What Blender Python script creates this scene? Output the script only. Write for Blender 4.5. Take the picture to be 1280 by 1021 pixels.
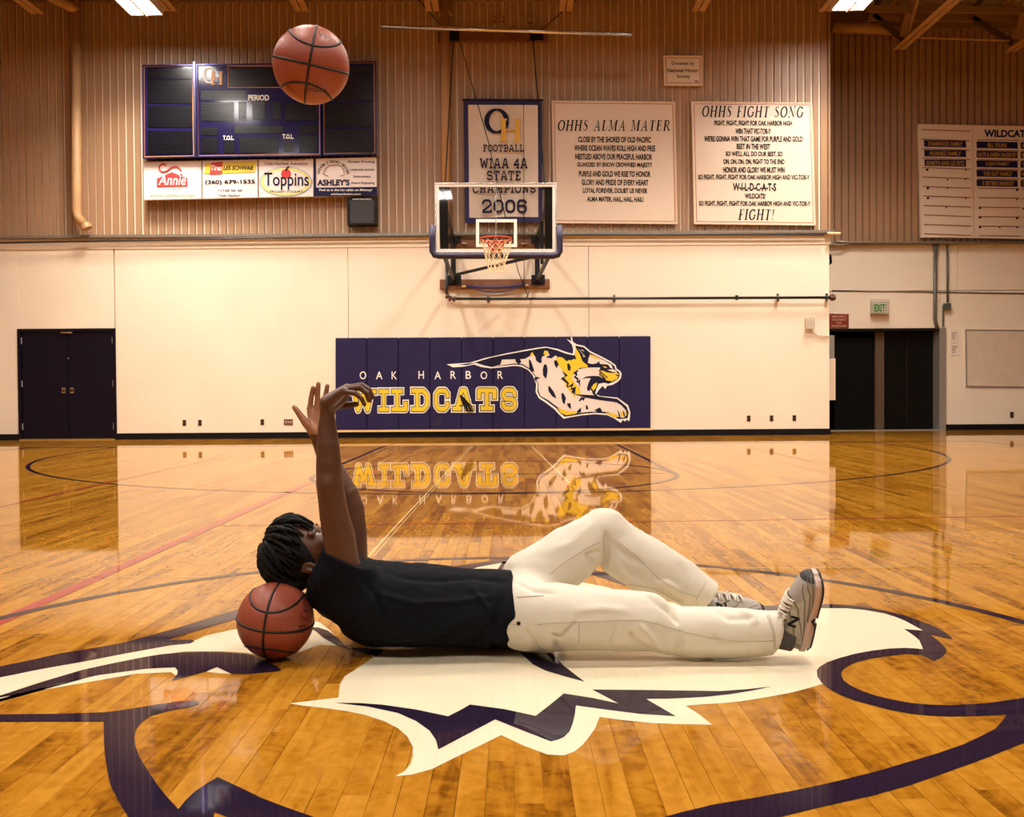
import bpy, bmesh, math, random
import numpy as np
from mathutils import Vector, Matrix, noise
from mathutils.geometry import delaunay_2d_cdt
import openvdb as vdb
random.seed(7); rng = np.random.default_rng(7)
S = bpy.context.scene
C = S.collection
for o in list(bpy.data.objects): bpy.data.objects.remove(o)

# ---------------------------------------------------------------- camera, world, lights, exposure
F_PX, CAM_H = 1200.0, 0.835
PITCH, ROLL = math.atan(20.5/1200), 0.0068
CAM_R = (Matrix.Rotation(math.pi/2-PITCH, 3, 'X') @ Matrix.Rotation(-ROLL, 3, 'Z'))
cd = bpy.data.cameras.new('camera'); cam = bpy.data.objects.new('camera', cd); C.objects.link(cam)
cd.lens = 36.0*F_PX/1280; cd.sensor_width = 36; cd.clip_end = 200
cam.matrix_world = Matrix.Translation((0, 0, CAM_H)) @ CAM_R.to_4x4()
S.camera = cam
vs = S.view_settings
S.display_settings.display_device = 'sRGB'
vs.view_transform = 'Standard'; vs.look = 'None'; vs.gamma = 1.0; vs.use_curve_mapping = False
vs.exposure = 0.08
w = bpy.data.worlds.new('world'); S.world = w; w.use_nodes = True
w.node_tree.nodes['Background'].inputs[0].default_value = (1, .72, .45, 1)
w.node_tree.nodes['Background'].inputs[1].default_value = 0.03
LIGHT_COL = (1.0, .90, .78)
FIX_Z = 7.34
FIX_POS = [(-6.20, 15.9), (5.78, 15.9)] + [(x, y) for y in (13.2, 7.8, 3.0, -3.0) for x in (-6.2, -2.2, 1.8, 5.78)]
for fx, fy in FIX_POS:
    ld = bpy.data.lights.new('fixture_lamp', 'AREA'); ld.shape = 'RECTANGLE'; ld.size = .5; ld.size_y = 1.18
    ld.energy = (235 if fx < 0 else 190) if fy > 14 else 205 if fy > 12 else 88
    ld.spread = math.radians(128 if fy > 12 else 160)
    ld.color = LIGHT_COL
    lo = bpy.data.objects.new('fixture_lamp', ld); C.objects.link(lo); lo.location = (fx, fy, FIX_Z-.03)

# ---------------------------------------------------------------- picture geometry -> world
def P(px, py, Y):
    d = CAM_R @ Vector(((px-640)/F_PX, -(py-510.5)/F_PX, -1)); t = Y/d.y
    return Vector((d.x*t, Y, CAM_H+d.z*t))
def G(px, py, z=0.0):
    d = CAM_R @ Vector(((px-640)/F_PX, -(py-510.5)/F_PX, -1)); t = (z-CAM_H)/d.z
    return Vector((d.x*t, d.y*t, z))
CRT = np.array(CAM_R.transposed())
def project(v):
    q = (np.asarray(v)-np.array([0, 0, CAM_H])) @ CRT.T
    return np.stack([640-F_PX*q[..., 0]/q[..., 2], 510.5+F_PX*q[..., 1]/q[..., 2]], -1)

YW, YR, YB = 17.9, 19.6, 14.34     # back wall, recessed wall, backboard

# ---------------------------------------------------------------- materials
def srgb(r, g, b):
    f = lambda c: (c/255/12.92 if c/255 <= .04045 else ((c/255+.055)/1.055)**2.4)
    return (f(r), f(g), f(b))
MATS = {}
def mat(name, col, rough=.6, metal=0, spec=.5, noise_amt=0, noise_scale=8, bump=0, bump_scale=60, stretch=(1, 1, 1), emit=0, coat=0, trans=0, alpha=1):
    if name in MATS: return MATS[name]
    m = bpy.data.materials.new(name); m.use_nodes = True; nt = m.node_tree; b = nt.nodes['Principled BSDF']
    b.inputs['Base Color'].default_value = (*col, 1); b.inputs['Roughness'].default_value = rough
    b.inputs['Metallic'].default_value = metal; b.inputs['Specular IOR Level'].default_value = spec
    b.inputs['Coat Weight'].default_value = coat; b.inputs['Transmission Weight'].default_value = trans
    b.inputs['Alpha'].default_value = alpha
    if emit:
        b.inputs['Emission Color'].default_value = (*col, 1); b.inputs['Emission Strength'].default_value = emit
    if noise_amt or bump:
        tc = nt.nodes.new('ShaderNodeNewGeometry'); mp = nt.nodes.new('ShaderNodeMapping'); mp.inputs['Scale'].default_value = stretch
        nt.links.new(tc.outputs['Position'], mp.inputs[0])
    if noise_amt:
        n = nt.nodes.new('ShaderNodeTexNoise'); n.inputs['Scale'].default_value = noise_scale; n.inputs['Detail'].default_value = 5
        nt.links.new(mp.outputs[0], n.inputs[0])
        r = nt.nodes.new('ShaderNodeMapRange'); r.inputs[1].default_value = .3; r.inputs[2].default_value = .7
        r.inputs[3].default_value = 1-noise_amt; r.inputs[4].default_value = 1+noise_amt*.6
        nt.links.new(n.outputs[0], r.inputs[0])
        x = nt.nodes.new('ShaderNodeVectorMath'); x.operation = 'SCALE'; x.inputs[0].default_value = col
        nt.links.new(r.outputs[0], x.inputs['Scale']); nt.links.new(x.outputs[0], b.inputs['Base Color'])
    if bump:
        n = nt.nodes.new('ShaderNodeTexNoise'); n.inputs['Scale'].default_value = bump_scale; n.inputs['Detail'].default_value = 3
        nt.links.new(mp.outputs[0], n.inputs[0])
        bp = nt.nodes.new('ShaderNodeBump'); bp.inputs['Strength'].default_value = bump; bp.inputs['Distance'].default_value = .01
        nt.links.new(n.outputs[0], bp.inputs['Height']); nt.links.new(bp.outputs[0], b.inputs['Normal'])
    MATS[name] = m; return m

def floor_mat(name, wood):
    m = bpy.data.materials.new(name); m.use_nodes = True; nt = m.node_tree; b = nt.nodes['Principled BSDF']; L = nt.links
    N = lambda t: nt.nodes.new('ShaderNode'+t)
    geo = N('NewGeometry'); att = N('Attribute'); att.attribute_name = 'tone'
    b.inputs['Roughness'].default_value = .03; b.inputs['IOR'].default_value = 1.22
    if wood is None:
        mp = N('Mapping'); mp.inputs['Scale'].default_value = (14, 1.6, 1); L.new(geo.outputs['Position'], mp.inputs[0])
        # each plank samples its own patch of grain
        sh = N('VectorMath'); sh.operation = 'SCALE'; sh.inputs['Scale'].default_value = 37.0; L.new(att.outputs['Vector'], sh.inputs[0])
        ad = N('VectorMath'); L.new(mp.outputs[0], ad.inputs[0]); L.new(sh.outputs[0], ad.inputs[1])
        n1 = N('TexNoise'); n1.inputs['Scale'].default_value = 1.5; n1.inputs['Detail'].default_value = 6; n1.inputs['Distortion'].default_value = 1.2
        L.new(ad.outputs[0], n1.inputs[0])
        mp2 = N('Mapping'); mp2.inputs['Scale'].default_value = (9, 9, 1); L.new(geo.outputs['Position'], mp2.inputs[0])
        ad2 = N('VectorMath'); L.new(mp2.outputs[0], ad2.inputs[0]); L.new(sh.outputs[0], ad2.inputs[1])
        n2 = N('TexNoise'); n2.inputs['Scale'].default_value = 1.4; n2.inputs['Detail'].default_value = 3; n2.inputs['Distortion'].default_value = 1.8
        L.new(ad2.outputs[0], n2.inputs[0])
        cr = N('ValToRGB'); e = cr.color_ramp.elements
        e[0].position = .30; e[0].color = (.18, .060, .004, 1); e[1].position = .72; e[1].color = (.52, .24, .026, 1)
        k = cr.color_ramp.elements.new(.48); k.color = (.385, .155, .011, 1)
        mx = N('Math'); mx.operation = 'MULTIPLY_ADD'; mx.inputs[1].default_value = .55
        L.new(n1.outputs[0], mx.inputs[0])
        m3 = N('Math'); m3.operation = 'MULTIPLY_ADD'; m3.inputs[1].default_value = .45; L.new(n2.outputs[0], m3.inputs[0])
        sx = N('SeparateXYZ'); L.new(att.outputs['Vector'], sx.inputs[0])
        m4 = N('Math'); m4.operation = 'MULTIPLY_ADD'; m4.inputs[1].default_value = .26; m4.inputs[2].default_value = -.12
        L.new(sx.outputs[0], m4.inputs[0]); L.new(m4.outputs[0], m3.inputs[2]); L.new(m3.outputs[0], mx.inputs[2])
        L.new(mx.outputs[0], cr.inputs[0]); L.new(cr.outputs[0], b.inputs['Base Color'])
    else:
        sx = N('SeparateXYZ'); L.new(geo.outputs['Position'], sx.inputs[0])
        d = N('Math'); d.operation = 'DIVIDE'; d.inputs[1].default_value = .06; L.new(sx.outputs[0], d.inputs[0])
        fr = N('Math'); fr.operation = 'FRACT'; L.new(d.outputs[0], fr.inputs[0])
        lt = N('Math'); lt.operation = 'LESS_THAN'; lt.inputs[1].default_value = .016; L.new(fr.outputs[0], lt.inputs[0])
        mx = N('MixRGB'); L.new(lt.outputs[0], mx.inputs[0]); mx.inputs[1].default_value = (*wood, 1)
        mx.inputs[2].default_value = (*[c*.84 for c in wood], 1); L.new(mx.outputs[0], b.inputs['Base Color'])
    nb = N('TexNoise'); nb.inputs['Scale'].default_value = 5; nb.inputs['Detail'].default_value = 2; L.new(geo.outputs['Position'], nb.inputs[0])
    bp = N('Bump'); bp.inputs['Strength'].default_value = .004; bp.inputs['Distance'].default_value = .01
    L.new(nb.outputs[0], bp.inputs['Height']); L.new(bp.outputs[0], b.inputs['Normal'])
    MATS[name] = m; return m

WOOD = floor_mat('maple_floor', None)
PAINT_W = floor_mat('floor_paint_cream', (.80, .70, .50)); PAINT_N = floor_mat('floor_paint_navy', (.018, .010, .026))
PAINT_R = floor_mat('floor_paint_red', (.36, .035, .035)); PAINT_L = floor_mat('floor_paint_pale', (.72, .50, .22))
CREAM = mat('cream_wall', (.86, .74, .585), .45, noise_amt=.04, noise_scale=1.2, bump=.25, bump_scale=25)
SIDING = mat('tan_siding', (.38, .222, .122), .42, spec=.45, noise_amt=.10, noise_scale=.7)
BLACKB = mat('black_vinyl', (.008, .008, .012), .35)
NAVYM = mat('navy_vinyl', (.017, .012, .060), .5, spec=.25, bump=.05, bump_scale=300)
SIDEW = mat('side_wall', (.34, .24, .16), .6)
NAVYP = mat('navy_paint', (.012, .007, .022), .5)
BLK = mat('black_metal', (.006, .0055, .006), .45, spec=.25)
GREY = mat('grey_metal', (.42, .40, .37), .4, metal=.6)
ALU = mat('aluminium', (.75, .72, .68), .25, metal=1)
WHITE = mat('white_paint', (.82, .78, .72), .5)
SIGNW = mat('sign_face', (.80, .66, .52), .4)
GOLD = mat('gold_print', (.48, .26, .04), .5)
NAVYT = mat('navy_print', (.010, .010, .05), .6, spec=.2)
BLKT = mat('black_print', (.007, .006, .006), .6, spec=.2)
TANM = mat('tan_steel', (.50, .29, .13), .5, noise_amt=.1)
BROWN = mat('brown_wood', (.20, .075, .03), .45, noise_amt=.25, noise_scale=6)
DARKROOM = mat('dark_room', (.004, .0035, .0035), .8, spec=.1)
DECK = mat('ceiling_deck', (.20, .12, .065), .7)

# ---------------------------------------------------------------- object helpers
def link(name, me, parent=None, base=None):
    o = bpy.data.objects.new(name, me); C.objects.link(o)
    if parent is not None:
        o.parent = parent; b = Vector(parent['_b']); o['_b'] = tuple(b); me.transform(Matrix.Translation(-b))
    else:
        b = Vector(base) if base is not None else Vector((0, 0, 0))
        me.transform(Matrix.Translation(-b)); o.location = b; o['_b'] = tuple(b)
    return o
def mesh(name, vs_, fs, m, parent=None, smooth=False, base=None, bevel=0):
    me = bpy.data.meshes.new(name); me.from_pydata([tuple(v) for v in vs_], [], fs)
    if isinstance(m, (list, tuple)):
        for k in m: me.materials.append(k)
    else: me.materials.append(m)
    me.validate()
    if smooth: me.polygons.foreach_set('use_smooth', [True]*len(me.polygons))
    o = link(name, me, parent, base)
    if bevel:
        bv = o.modifiers.new('bevel', 'BEVEL'); bv.width = bevel; bv.segments = 2; bv.limit_method = 'ANGLE'
    return o
def tag(o, label=None, cat=None, group=None, kind=None):
    if label: o['label'] = label
    if cat: o['category'] = cat
    if group: o['group'] = group
    if kind: o['kind'] = kind
    return o
def empty(name, loc, label=None, cat=None, group=None, kind=None):
    o = bpy.data.objects.new(name, None); C.objects.link(o); o.location = loc; o['_b'] = tuple(loc); o.empty_display_size = .1
    return tag(o, label, cat, group, kind)
class MB:
    def __init__(s): s.v = []; s.f = []
    def add(s, v, f):
        n = len(s.v); s.v += [tuple(q) for q in v]; s.f += [tuple(i+n for i in t) for t in f]; return s
    def box(s, x0, x1, y0, y1, z0, z1):
        return s.add([(x0,y0,z0),(x1,y0,z0),(x1,y1,z0),(x0,y1,z0),(x0,y0,z1),(x1,y0,z1),(x1,y1,z1),(x0,y1,z1)],
                     [(0,3,2,1),(4,5,6,7),(0,1,5,4),(1,2,6,5),(2,3,7,6),(3,0,4,7)])
    def bar(s, a, b, w, h):      # rectangular bar from a to b
        a, b = Vector(a), Vector(b); d = (b-a).normalized(); up = Vector((0,0,1)) if abs(d.z) < .95 else Vector((0,1,0))
        x = d.cross(up).normalized()*w/2; z = x.cross(d).normalized()*h/2
        v = [a-x-z, a+x-z, a+x+z, a-x+z, b-x-z, b+x-z, b+x+z, b-x+z]
        return s.add(v, [(0,1,2,3),(7,6,5,4),(0,4,5,1),(1,5,6,2),(2,6,7,3),(3,7,4,0)])
    def tube(s, pts, r, n=8, closed=False, cap=True):
        pts = [Vector(p) for p in pts]; m = len(pts); rr = r if hasattr(r, '__len__') else [r]*m
        vv = []; ff = []; prev = None
        for i, p in enumerate(pts):
            if closed: t = pts[(i+1) % m]-pts[i-1]
            else: t = pts[min(i+1, m-1)]-pts[max(i-1, 0)]
            t.normalize()
            if prev is None:
                a = Vector((0,0,1)) if abs(t.z) < .9 else Vector((1,0,0)); u = t.cross(a).normalized()
            else:
                u = (prev-t*prev.dot(t)).normalized()
            prev = u; w_ = t.cross(u)
            vv += [p+(u*math.cos(2*math.pi*k/n)+w_*math.sin(2*math.pi*k/n))*rr[i] for k in range(n)]
        for i in range(m if closed else m-1):
            j = (i+1) % m
            ff += [(i*n+k, i*n+(k+1) % n, j*n+(k+1) % n, j*n+k) for k in range(n)]
        if cap and not closed: ff += [tuple(range(n))[::-1], tuple((m-1)*n+k for k in range(n))]
        return s.add(vv, ff)
    def poly(s, pts, t=None):    # flat polygon; t = thickness vector to the back
        n = len(pts)
        if t is None: return s.add(pts, [tuple(range(n))])
        t = Vector(t); v = [Vector(p) for p in pts]+[Vector(p)+t for p in pts]
        return s.add(v, [tuple(range(n)), tuple(range(2*n-1, n-1, -1))]+[(i, n+i, n+(i+1) % n, (i+1) % n) for i in range(n)])
    def build(s, name, m, parent=None, smooth=False, base=None, bevel=0):
        return mesh(name, s.v, s.f, m, parent, smooth, base, bevel)
def box(name, x0, x1, y0, y1, z0, z1, m, parent=None, base=None, bevel=0):
    return MB().box(x0, x1, y0, y1, z0, z1).build(name, m, parent, base=base, bevel=bevel)
def board(name, corners, Y, t, m, parent=None, bevel=0):     # px corners -> upright slab, front face at Y
    return MB().poly([P(x, y, Y) for x, y in corners], (0, t, 0)).build(name, m, parent, bevel=bevel)
def rect(x0, y0, x1, y1, s=0): return [(x0, y0), (x1, y0+s), (x1, y1+s), (x0, y1)]
def copy_tree(o, parent=None):
    c = o.copy(); C.objects.link(c); c.parent = parent
    for ch in list(o.children): copy_tree(ch, c)
    return c
def inset(cs, d):
    cx = sum(c[0] for c in cs)/4; cy = sum(c[1] for c in cs)/4
    return [(x+(d if x < cx else -d), y+(d if y < cy else -d)) for x, y in cs]
def frame(name, cs, d, Y, t, m, parent):     # picture-frame ring
    o_ = [P(x, y, Y) for x, y in cs]; i_ = [P(x, y, Y) for x, y in inset(cs, d)]; T = Vector((0, t, 0)); mb = MB()
    for k in range(4):
        j = (k+1) % 4; mb.poly([o_[k], o_[j], i_[j], i_[k]], T)
    return mb.build(name, m, parent)

# ---------------------------------------------------------------- lettering
def text_geo(s, bold=0.0, shear=0.0):
    cu = bpy.data.curves.new('t', 'FONT'); cu.body = s; cu.offset = bold; cu.shear = shear; cu.resolution_u = 3
    ob = bpy.data.objects.new('t', cu); C.objects.link(ob)
    dg = bpy.context.evaluated_depsgraph_get(); me = ob.evaluated_get(dg).to_mesh()
    v = np.array([(q.co.x, q.co.y) for q in me.vertices]); f = [tuple(p.vertices) for p in me.polygons]
    ob.evaluated_get(dg).to_mesh_clear(); bpy.data.objects.remove(ob); bpy.data.curves.remove(cu)
    return v, f
def place_px(v, f, bx, Y, name, m, parent, slope=0):
    x0, y0, x1, y1 = bx; mn = v.min(0); mx = v.max(0); u = (v-mn)/(mx-mn+1e-9)
    pts = [P(x0+a*(x1-x0), y1+b*(y0-y1)+slope*a, Y) for a, b in u]
    return mesh(name, pts, f, m, parent)
def text(s, bx, Y, m, parent, bold=.012, shear=0, slope=0, name='lettering'):
    v, f = text_geo(s, bold, shear); return place_px(v, f, bx, Y, name, m, parent, slope)
def strokes_geo(gl, thick=None, grow=0):
    V = []; Fc = []
    def disc(x, y, r, n=10):
        k = len(V); V.extend([(x+r*math.cos(2*math.pi*i/n+.314), y+r*math.sin(2*math.pi*i/n+.314)) for i in range(n)]); Fc.append(tuple(range(k, k+n)))
    for st in gl:
        pts = [(p[0], p[1], (p[2] if len(p) > 2 else thick)/2+grow) for p in st]
        for (ax, ay, ar), (bx_, by, br) in zip(pts, pts[1:]):
            dx, dy = bx_-ax, by-ay; l = math.hypot(dx, dy) or 1; nx, ny = -dy/l, dx/l
            k = len(V); V.extend([(ax-nx*ar, ay-ny*ar), (bx_-nx*br, by-ny*br), (bx_+nx*br, by+ny*br), (ax+nx*ar, ay+ny*ar)]); Fc.append((k, k+1, k+2, k+3))
        for (x, y, r) in pts[1:-1]: disc(x, y, r)
        if grow:
            for st_ in (pts[0], pts[-1]):
                x, y, r = st_; k = len(V); V.extend([(x-r, y-r), (x+r, y-r), (x+r, y+r), (x-r, y+r)]); Fc.append((k, k+1, k+2, k+3))
    rv, _e, rf, _a, _b, of = delaunay_2d_cdt([Vector(p) for p in V], [], Fc, 0, 1e-5)
    return [(p.x, p.y) for p in rv], [tuple(q) for q, o in zip(rf, of) if len(o)]
# slab block capitals: (width, strokes); thickness .2
def _o(w): return [(.3,.1),(w-.3,.1),(w-.12,.28),(w-.12,.72),(w-.3,.9),(.3,.9),(.12,.72),(.12,.28),(.3,.1),(w-.3,.1)]
def sf(x, y, h=.2): return [(x-h, y), (x+h, y)]
SLAB = {
 'W': (1.35, [[(.18,.92),(.4,.08),(.675,.72),(.95,.08),(1.17,.92)], sf(.18,.92,.17), sf(1.17,.92,.17), sf(.675,.72,.1)]),
 'I': (.56, [[(.28,.1),(.28,.9)], sf(.28,.92,.26), sf(.28,.08,.26)]),
 'L': (.9, [[(.28,.9),(.28,.1)], [(.04,.08),(.8,.08),(.8,.34)], sf(.28,.92,.24)]),
 'D': (1.0, [[(.28,.1),(.28,.9)], [(.04,.92),(.66,.92),(.88,.72),(.88,.28),(.66,.08),(.04,.08)]]),
 'C': (.96, [[(.86,.68),(.86,.78),(.7,.92),(.3,.92),(.12,.74),(.12,.26),(.3,.08),(.7,.08),(.86,.22),(.86,.3)]]),
 'A': (1.12, [[(.2,.1),(.46,.92),(.66,.92),(.92,.1)], [(.3,.34),(.82,.34)], sf(.2,.08,.18), sf(.92,.08,.18)]),
 'T': (1.0, [[(.1,.62),(.1,.92),(.9,.92),(.9,.62)], [(.5,.92),(.5,.08)], sf(.5,.08,.22)]),
 'S': (.96, [[(.84,.7),(.84,.78),(.7,.92),(.28,.92),(.12,.78),(.12,.64),(.28,.52),(.68,.5),(.86,.36),(.86,.22),(.7,.08),(.28,.08),(.12,.2),(.12,.3)]]),
 'E': (.92, [[(.28,.1),(.28,.9)], [(.04,.92),(.82,.92),(.82,.7)], [(.04,.08),(.82,.08),(.82,.3)], [(.28,.5),(.62,.5)]]),
 'H': (1.08, [[(.26,.1),(.26,.9)], [(.82,.1),(.82,.9)], [(.26,.5),(.82,.5)], sf(.26,.92), sf(.26,.08), sf(.82,.92), sf(.82,.08)]),
 'M': (1.3, [[(.26,.1),(.26,.92),(.65,.3),(1.04,.92),(1.04,.1)], sf(.2,.92,.16), sf(1.1,.92,.16), sf(.26,.08), sf(1.04,.08)]),
 'P': (.96, [[(.28,.1),(.28,.9)], [(.04,.92),(.68,.92),(.86,.8),(.86,.56),(.68,.44),(.28,.44)], sf(.28,.08,.24)]),
 'O': (1.0, [_o(1.0)]), '0': (.94, [_o(.94)]),
 'N': (1.12, [[(.26,.1),(.26,.92),(.86,.08),(.86,.9)], sf(.2,.92,.16), sf(.26,.08,.2), sf(.86,.92,.2)]),
 'F': (.9, [[(.28,.1),(.28,.9)], [(.04,.92),(.82,.92),(.82,.68)], [(.28,.5),(.62,.5)], sf(.28,.08,.24)]),
 'B': (1.0, [[(.28,.1),(.28,.9)], [(.04,.92),(.7,.92),(.86,.8),(.86,.6),(.72,.51),(.28,.51)], [(.72,.51),(.88,.4),(.88,.2),(.7,.08),(.04,.08)]]),
 '4': (.94, [[(.66,.1),(.66,.92),(.1,.36),(.88,.36)], sf(.66,.08,.2)]),
 '2': (.94, [[(.12,.64),(.12,.78),(.28,.92),(.66,.92),(.82,.78),(.82,.6),(.12,.14)], [(.08,.08),(.84,.08),(.84,.26)]]),
 '6': (.94, [[(.82,.7),(.82,.8),(.66,.92),(.28,.92),(.12,.76),(.12,.24),(.28,.08),(.66,.08),(.82,.22),(.82,.42),(.68,.54),(.12,.52)]]),
}
TH, TN = .20, .075
def _ell(cx, cy, rx, ry, n=20, a0=0, a1=360):
    r = []
    for i in range(n+1):
        a = math.radians(a0+(a1-a0)*i/n); r.append((cx+rx*math.cos(a), cy+ry*math.sin(a), TN+(TH-TN)*abs(math.cos(a))))
    return r
def _v(x, y0=.03, y1=.97, t=TH): return [(x, y0, t), (x, y1, t)]
def _h(x0, x1, y, t=TN): return [(x0, y, t), (x1, y, t)]
SERIF = {
 'O': (1.0, [_ell(.5,.5,.4,.46)]),
 'H': (1.05, [_v(.22), _v(.83), _h(.22,.83,.52), _h(.06,.38,.97), _h(.06,.38,.03), _h(.67,.99,.97), _h(.67,.99,.03)]),
 'S': (.75, [[(.62,.74,.03),(.58,.9,.05),(.38,.97,.05),(.18,.86,.12),(.18,.7,.15),(.36,.56,.16),(.56,.42,.16),(.6,.24,.14),(.5,.08,.08),(.32,.03,.05),(.14,.1,.05),(.08,.28,.03)]]),
 'A': (1.0, [[(.18,.03,.05),(.55,.97,.06)], [(.52,.97,.1),(.8,.03,.16)], _h(.3,.7,.36), _h(.04,.34,.03), _h(.64,.97,.03)]),
 'L': (.8, [_v(.24), _h(.08,.42,.97), [(.08,.03,.05),(.62,.03,.05),(.74,.3,.04)]]),
 'M': (1.25, [_v(.2,t=.05), [(.24,.97,.15),(.58,.06,.1)], [(.58,.06,.05),(.98,.97,.05)], _v(1.0), _h(.04,.3,.97), _h(.06,.34,.03), _h(.84,1.18,.03), _h(.98,1.18,.97)]),
 'T': (.85, [_v(.43), [(.06,.76,.03),(.12,.96,.05),(.74,.96,.05),(.8,.76,.03)], _h(.26,.6,.03)]),
 'E': (.85, [_v(.24), [(.08,.97,.05),(.68,.97,.05),(.72,.76,.03)], [(.08,.03,.05),(.68,.03,.05),(.76,.28,.03)], _h(.24,.56,.52), [(.56,.64,.03),(.56,.4,.03)]]),
 'R': (.98, [_v(.24), [(.08,.97,.05),(.5,.97,.06),(.7,.86,.12),(.7,.64,.12),(.5,.52,.06),(.24,.52,.05)], [(.46,.52,.1),(.86,.03,.14)], _h(.08,.4,.03), _h(.78,.98,.03)]),
 'F': (.78, [_v(.24), [(.08,.97,.05),(.68,.97,.05),(.72,.74,.03)], _h(.24,.54,.52), [(.54,.64,.03),(.54,.4,.03)], _h(.08,.42,.03)]),
 'I': (.45, [_v(.22), _h(.06,.38,.97), _h(.06,.38,.03)]),
 'G': (.98, [_ell(.5,.5,.38,.46,16,40,330), [(.84,.1,.1),(.84,.42,.14)], _h(.68,.98,.44)]),
 'N': (1.05, [_v(.2,t=.05), [(.2,.97,.15),(.84,.05,.13)], _v(.84,t=.05), _h(.04,.3,.97), _h(.06,.34,.03), _h(.7,.98,.97)]),
 '!': (.4, [[(.2,.97,.16),(.2,.3,.05)], [(.2,.1,.16),(.2,.02,.16)]]),
}
def glyph_text(s, font, bx, Y, m, parent, thick=.2, grow=0, track=.1, shear=0, slope=0, space=.6, name='lettering', ref=None):
    V = []; Fc = []; x = 0
    for ch in s:
        if ch == ' ': x += space; continue
        wd, gl = font[ch]; v, f = strokes_geo(gl, thick, grow); n = len(V)
        V += [(a+x+shear*b, b) for a, b in v]; Fc += [tuple(i+n for i in q) for q in f]; x += wd+track
    x -= track; x0, y0, x1, y1 = bx
    pts = [P(x0+a/(x+shear)*(x1-x0), y1+b*(y0-y1)+slope*a/x, Y) for a, b in V]
    return mesh(name, pts, Fc, m, parent)
def decal(name, polys, Y, m, parent, map_=lambda x, y: (x, y)):
    for pl in polys: o = MB().poly([P(*map_(x, y), Y) for x, y in pl]).build(name, m, parent)
    return o
# ================================================================ FLOOR
XL, XRR, YBK = -11.6, 13.2, -9.0
floor = MB().box(XL, XRR, YBK, 23.6, -.2, -.012).box(XL, XRR, YBK, .55, -.012, 0).box(6.4, 9.2, 19.62, 23.6, -.012, 0).build('floor', WOOD)
tag(floor, kind='structure')
fa = floor.data.attributes.new('tone', 'FLOAT_VECTOR', 'FACE'); fa.data.foreach_set('vector', [.5]*3*len(floor.data.polygons))
PWD = .06; planks = []
i = 0; x = math.floor(-11.4/PWD)*PWD
while x < 13.0:
    y = .55-random.random()*1.2
    while y < 19.6:
        L_ = random.uniform(.45, 1.75); y1 = y+L_
        a, b = max(y, .55), min(y1, 19.6)
        if b-a > .05: planks.append((x, a, b))
        y = y1
    x += PWD
def plank_geo(x, a, b):
    g = random.choice([.0004, .0006, .0009, .0018]); e = random.choice([.0003, .0005, .0008])
    s = random.gauss(0, .0009)*PWD/2; t = random.gauss(0, .00003)*(b-a)/2
    x0, x1, a, b = x+g/2, x+PWD-g/2, a+e/2, b-e/2
    v = [(x0, a, -.012), (x1, a, -.012), (x1, b, -.012), (x0, b, -.012), (x0, a, -s-t), (x1, a, s-t), (x1, b, s+t), (x0, b, -s+t)]
    return v, [(4,5,6,7), (0,1,5,4), (1,2,6,5), (2,3,7,6), (3,0,4,7)]
def plank_obj(name, lst):
    V = []; Fc = []; T = []
    for p in lst:
        v, f = plank_geo(*p); n = len(V); V += v; Fc += [tuple(q+n for q in k) for k in f]
        tn = (random.random(), random.random(), random.random()); T += list(tn)*len(f)
    o = mesh(name, V, Fc, WOOD, floor)
    at = o.data.attributes.new('tone', 'FLOAT_VECTOR', 'FACE'); at.data.foreach_set('vector', T); return o
sc = []
for p in planks:
    cy = max((p[1]+p[2])/2, 1.95)
    q = project((p[0]+.03, min(max(cy, 1.9), p[2]), 0)) if p[2] > 1.9 else (-999, 0)
    vis = -10 < q[0] < 1290
    sc.append((cy*cy/(p[2]-max(p[1], 1.85)) if (vis and p[2] > 1.9) else 1e9, p))
sc.sort(key=lambda k: k[0]); near = [p for s_, p in sc[:290]]; rest = [p for s_, p in sc[290:]]
for p in near: plank_obj('plank', [p])
tag(plank_obj('plank_field', rest), kind='stuff')

def fpoly(name, polys, m, z=.0009):
    mb = MB()
    for pl in polys:
        mb.poly([G(x, y, z) for x, y in pl])
    return mb.build(name, m, floor)
def strip(mb, pts, wd, z=.0010):       # pts world xy
    pts = [Vector((p[0], p[1], 0)) for p in pts]
    Lf, Rt = [], []
    for i, p in enumerate(pts):
        t = (pts[min(i+1, len(pts)-1)]-pts[max(i-1, 0)]).normalized(); nn = Vector((-t.y, t.x, 0))*wd/2
        Lf.append(p+nn+Vector((0,0,z))); Rt.append(p-nn+Vector((0,0,z)))
    for i in range(len(pts)-1): mb.poly([Rt[i], Rt[i+1], Lf[i+1], Lf[i]])
def arc(cx, cy, r, a0, a1, n=64): return [(cx+r*math.cos(math.radians(a0+(a1-a0)*k/n)), cy+r*math.sin(math.radians(a0+(a1-a0)*k/n))) for k in range(n+1)]
def circ3(a, b, c):
    ax, ay, bx, by, cx, cy = a.x, a.y, b.x, b.y, c.x, c.y; d = 2*(ax*(by-cy)+bx*(cy-ay)+cx*(ay-by))
    ux = ((ax*ax+ay*ay)*(by-cy)+(bx*bx+by*by)*(cy-ay)+(cx*cx+cy*cy)*(ay-by))/d
    uy = ((ax*ax+ay*ay)*(cx-bx)+(bx*bx+by*by)*(ax-cx)+(cx*cx+cy*cy)*(bx-ax))/d
    return ux, uy, math.hypot(ax-ux, ay-uy)
ccx, ccy, cr_ = circ3(G(0, 773), G(1280, 778), G(600, 697.5))
print('centre circle', ccx, ccy, cr_)
def line_obj(name, lines, m, z=.0010):
    mb = MB()
    for pts, wd in lines: strip(mb, pts, wd, z)
    return mb.build(name, m, floor)
ax0 = -.18; yb = 15.35
line_obj('centre_circle_line', [(arc(ccx, ccy, cr_, 0, 360, 128), .05)], PAINT_N, .0014)
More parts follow.
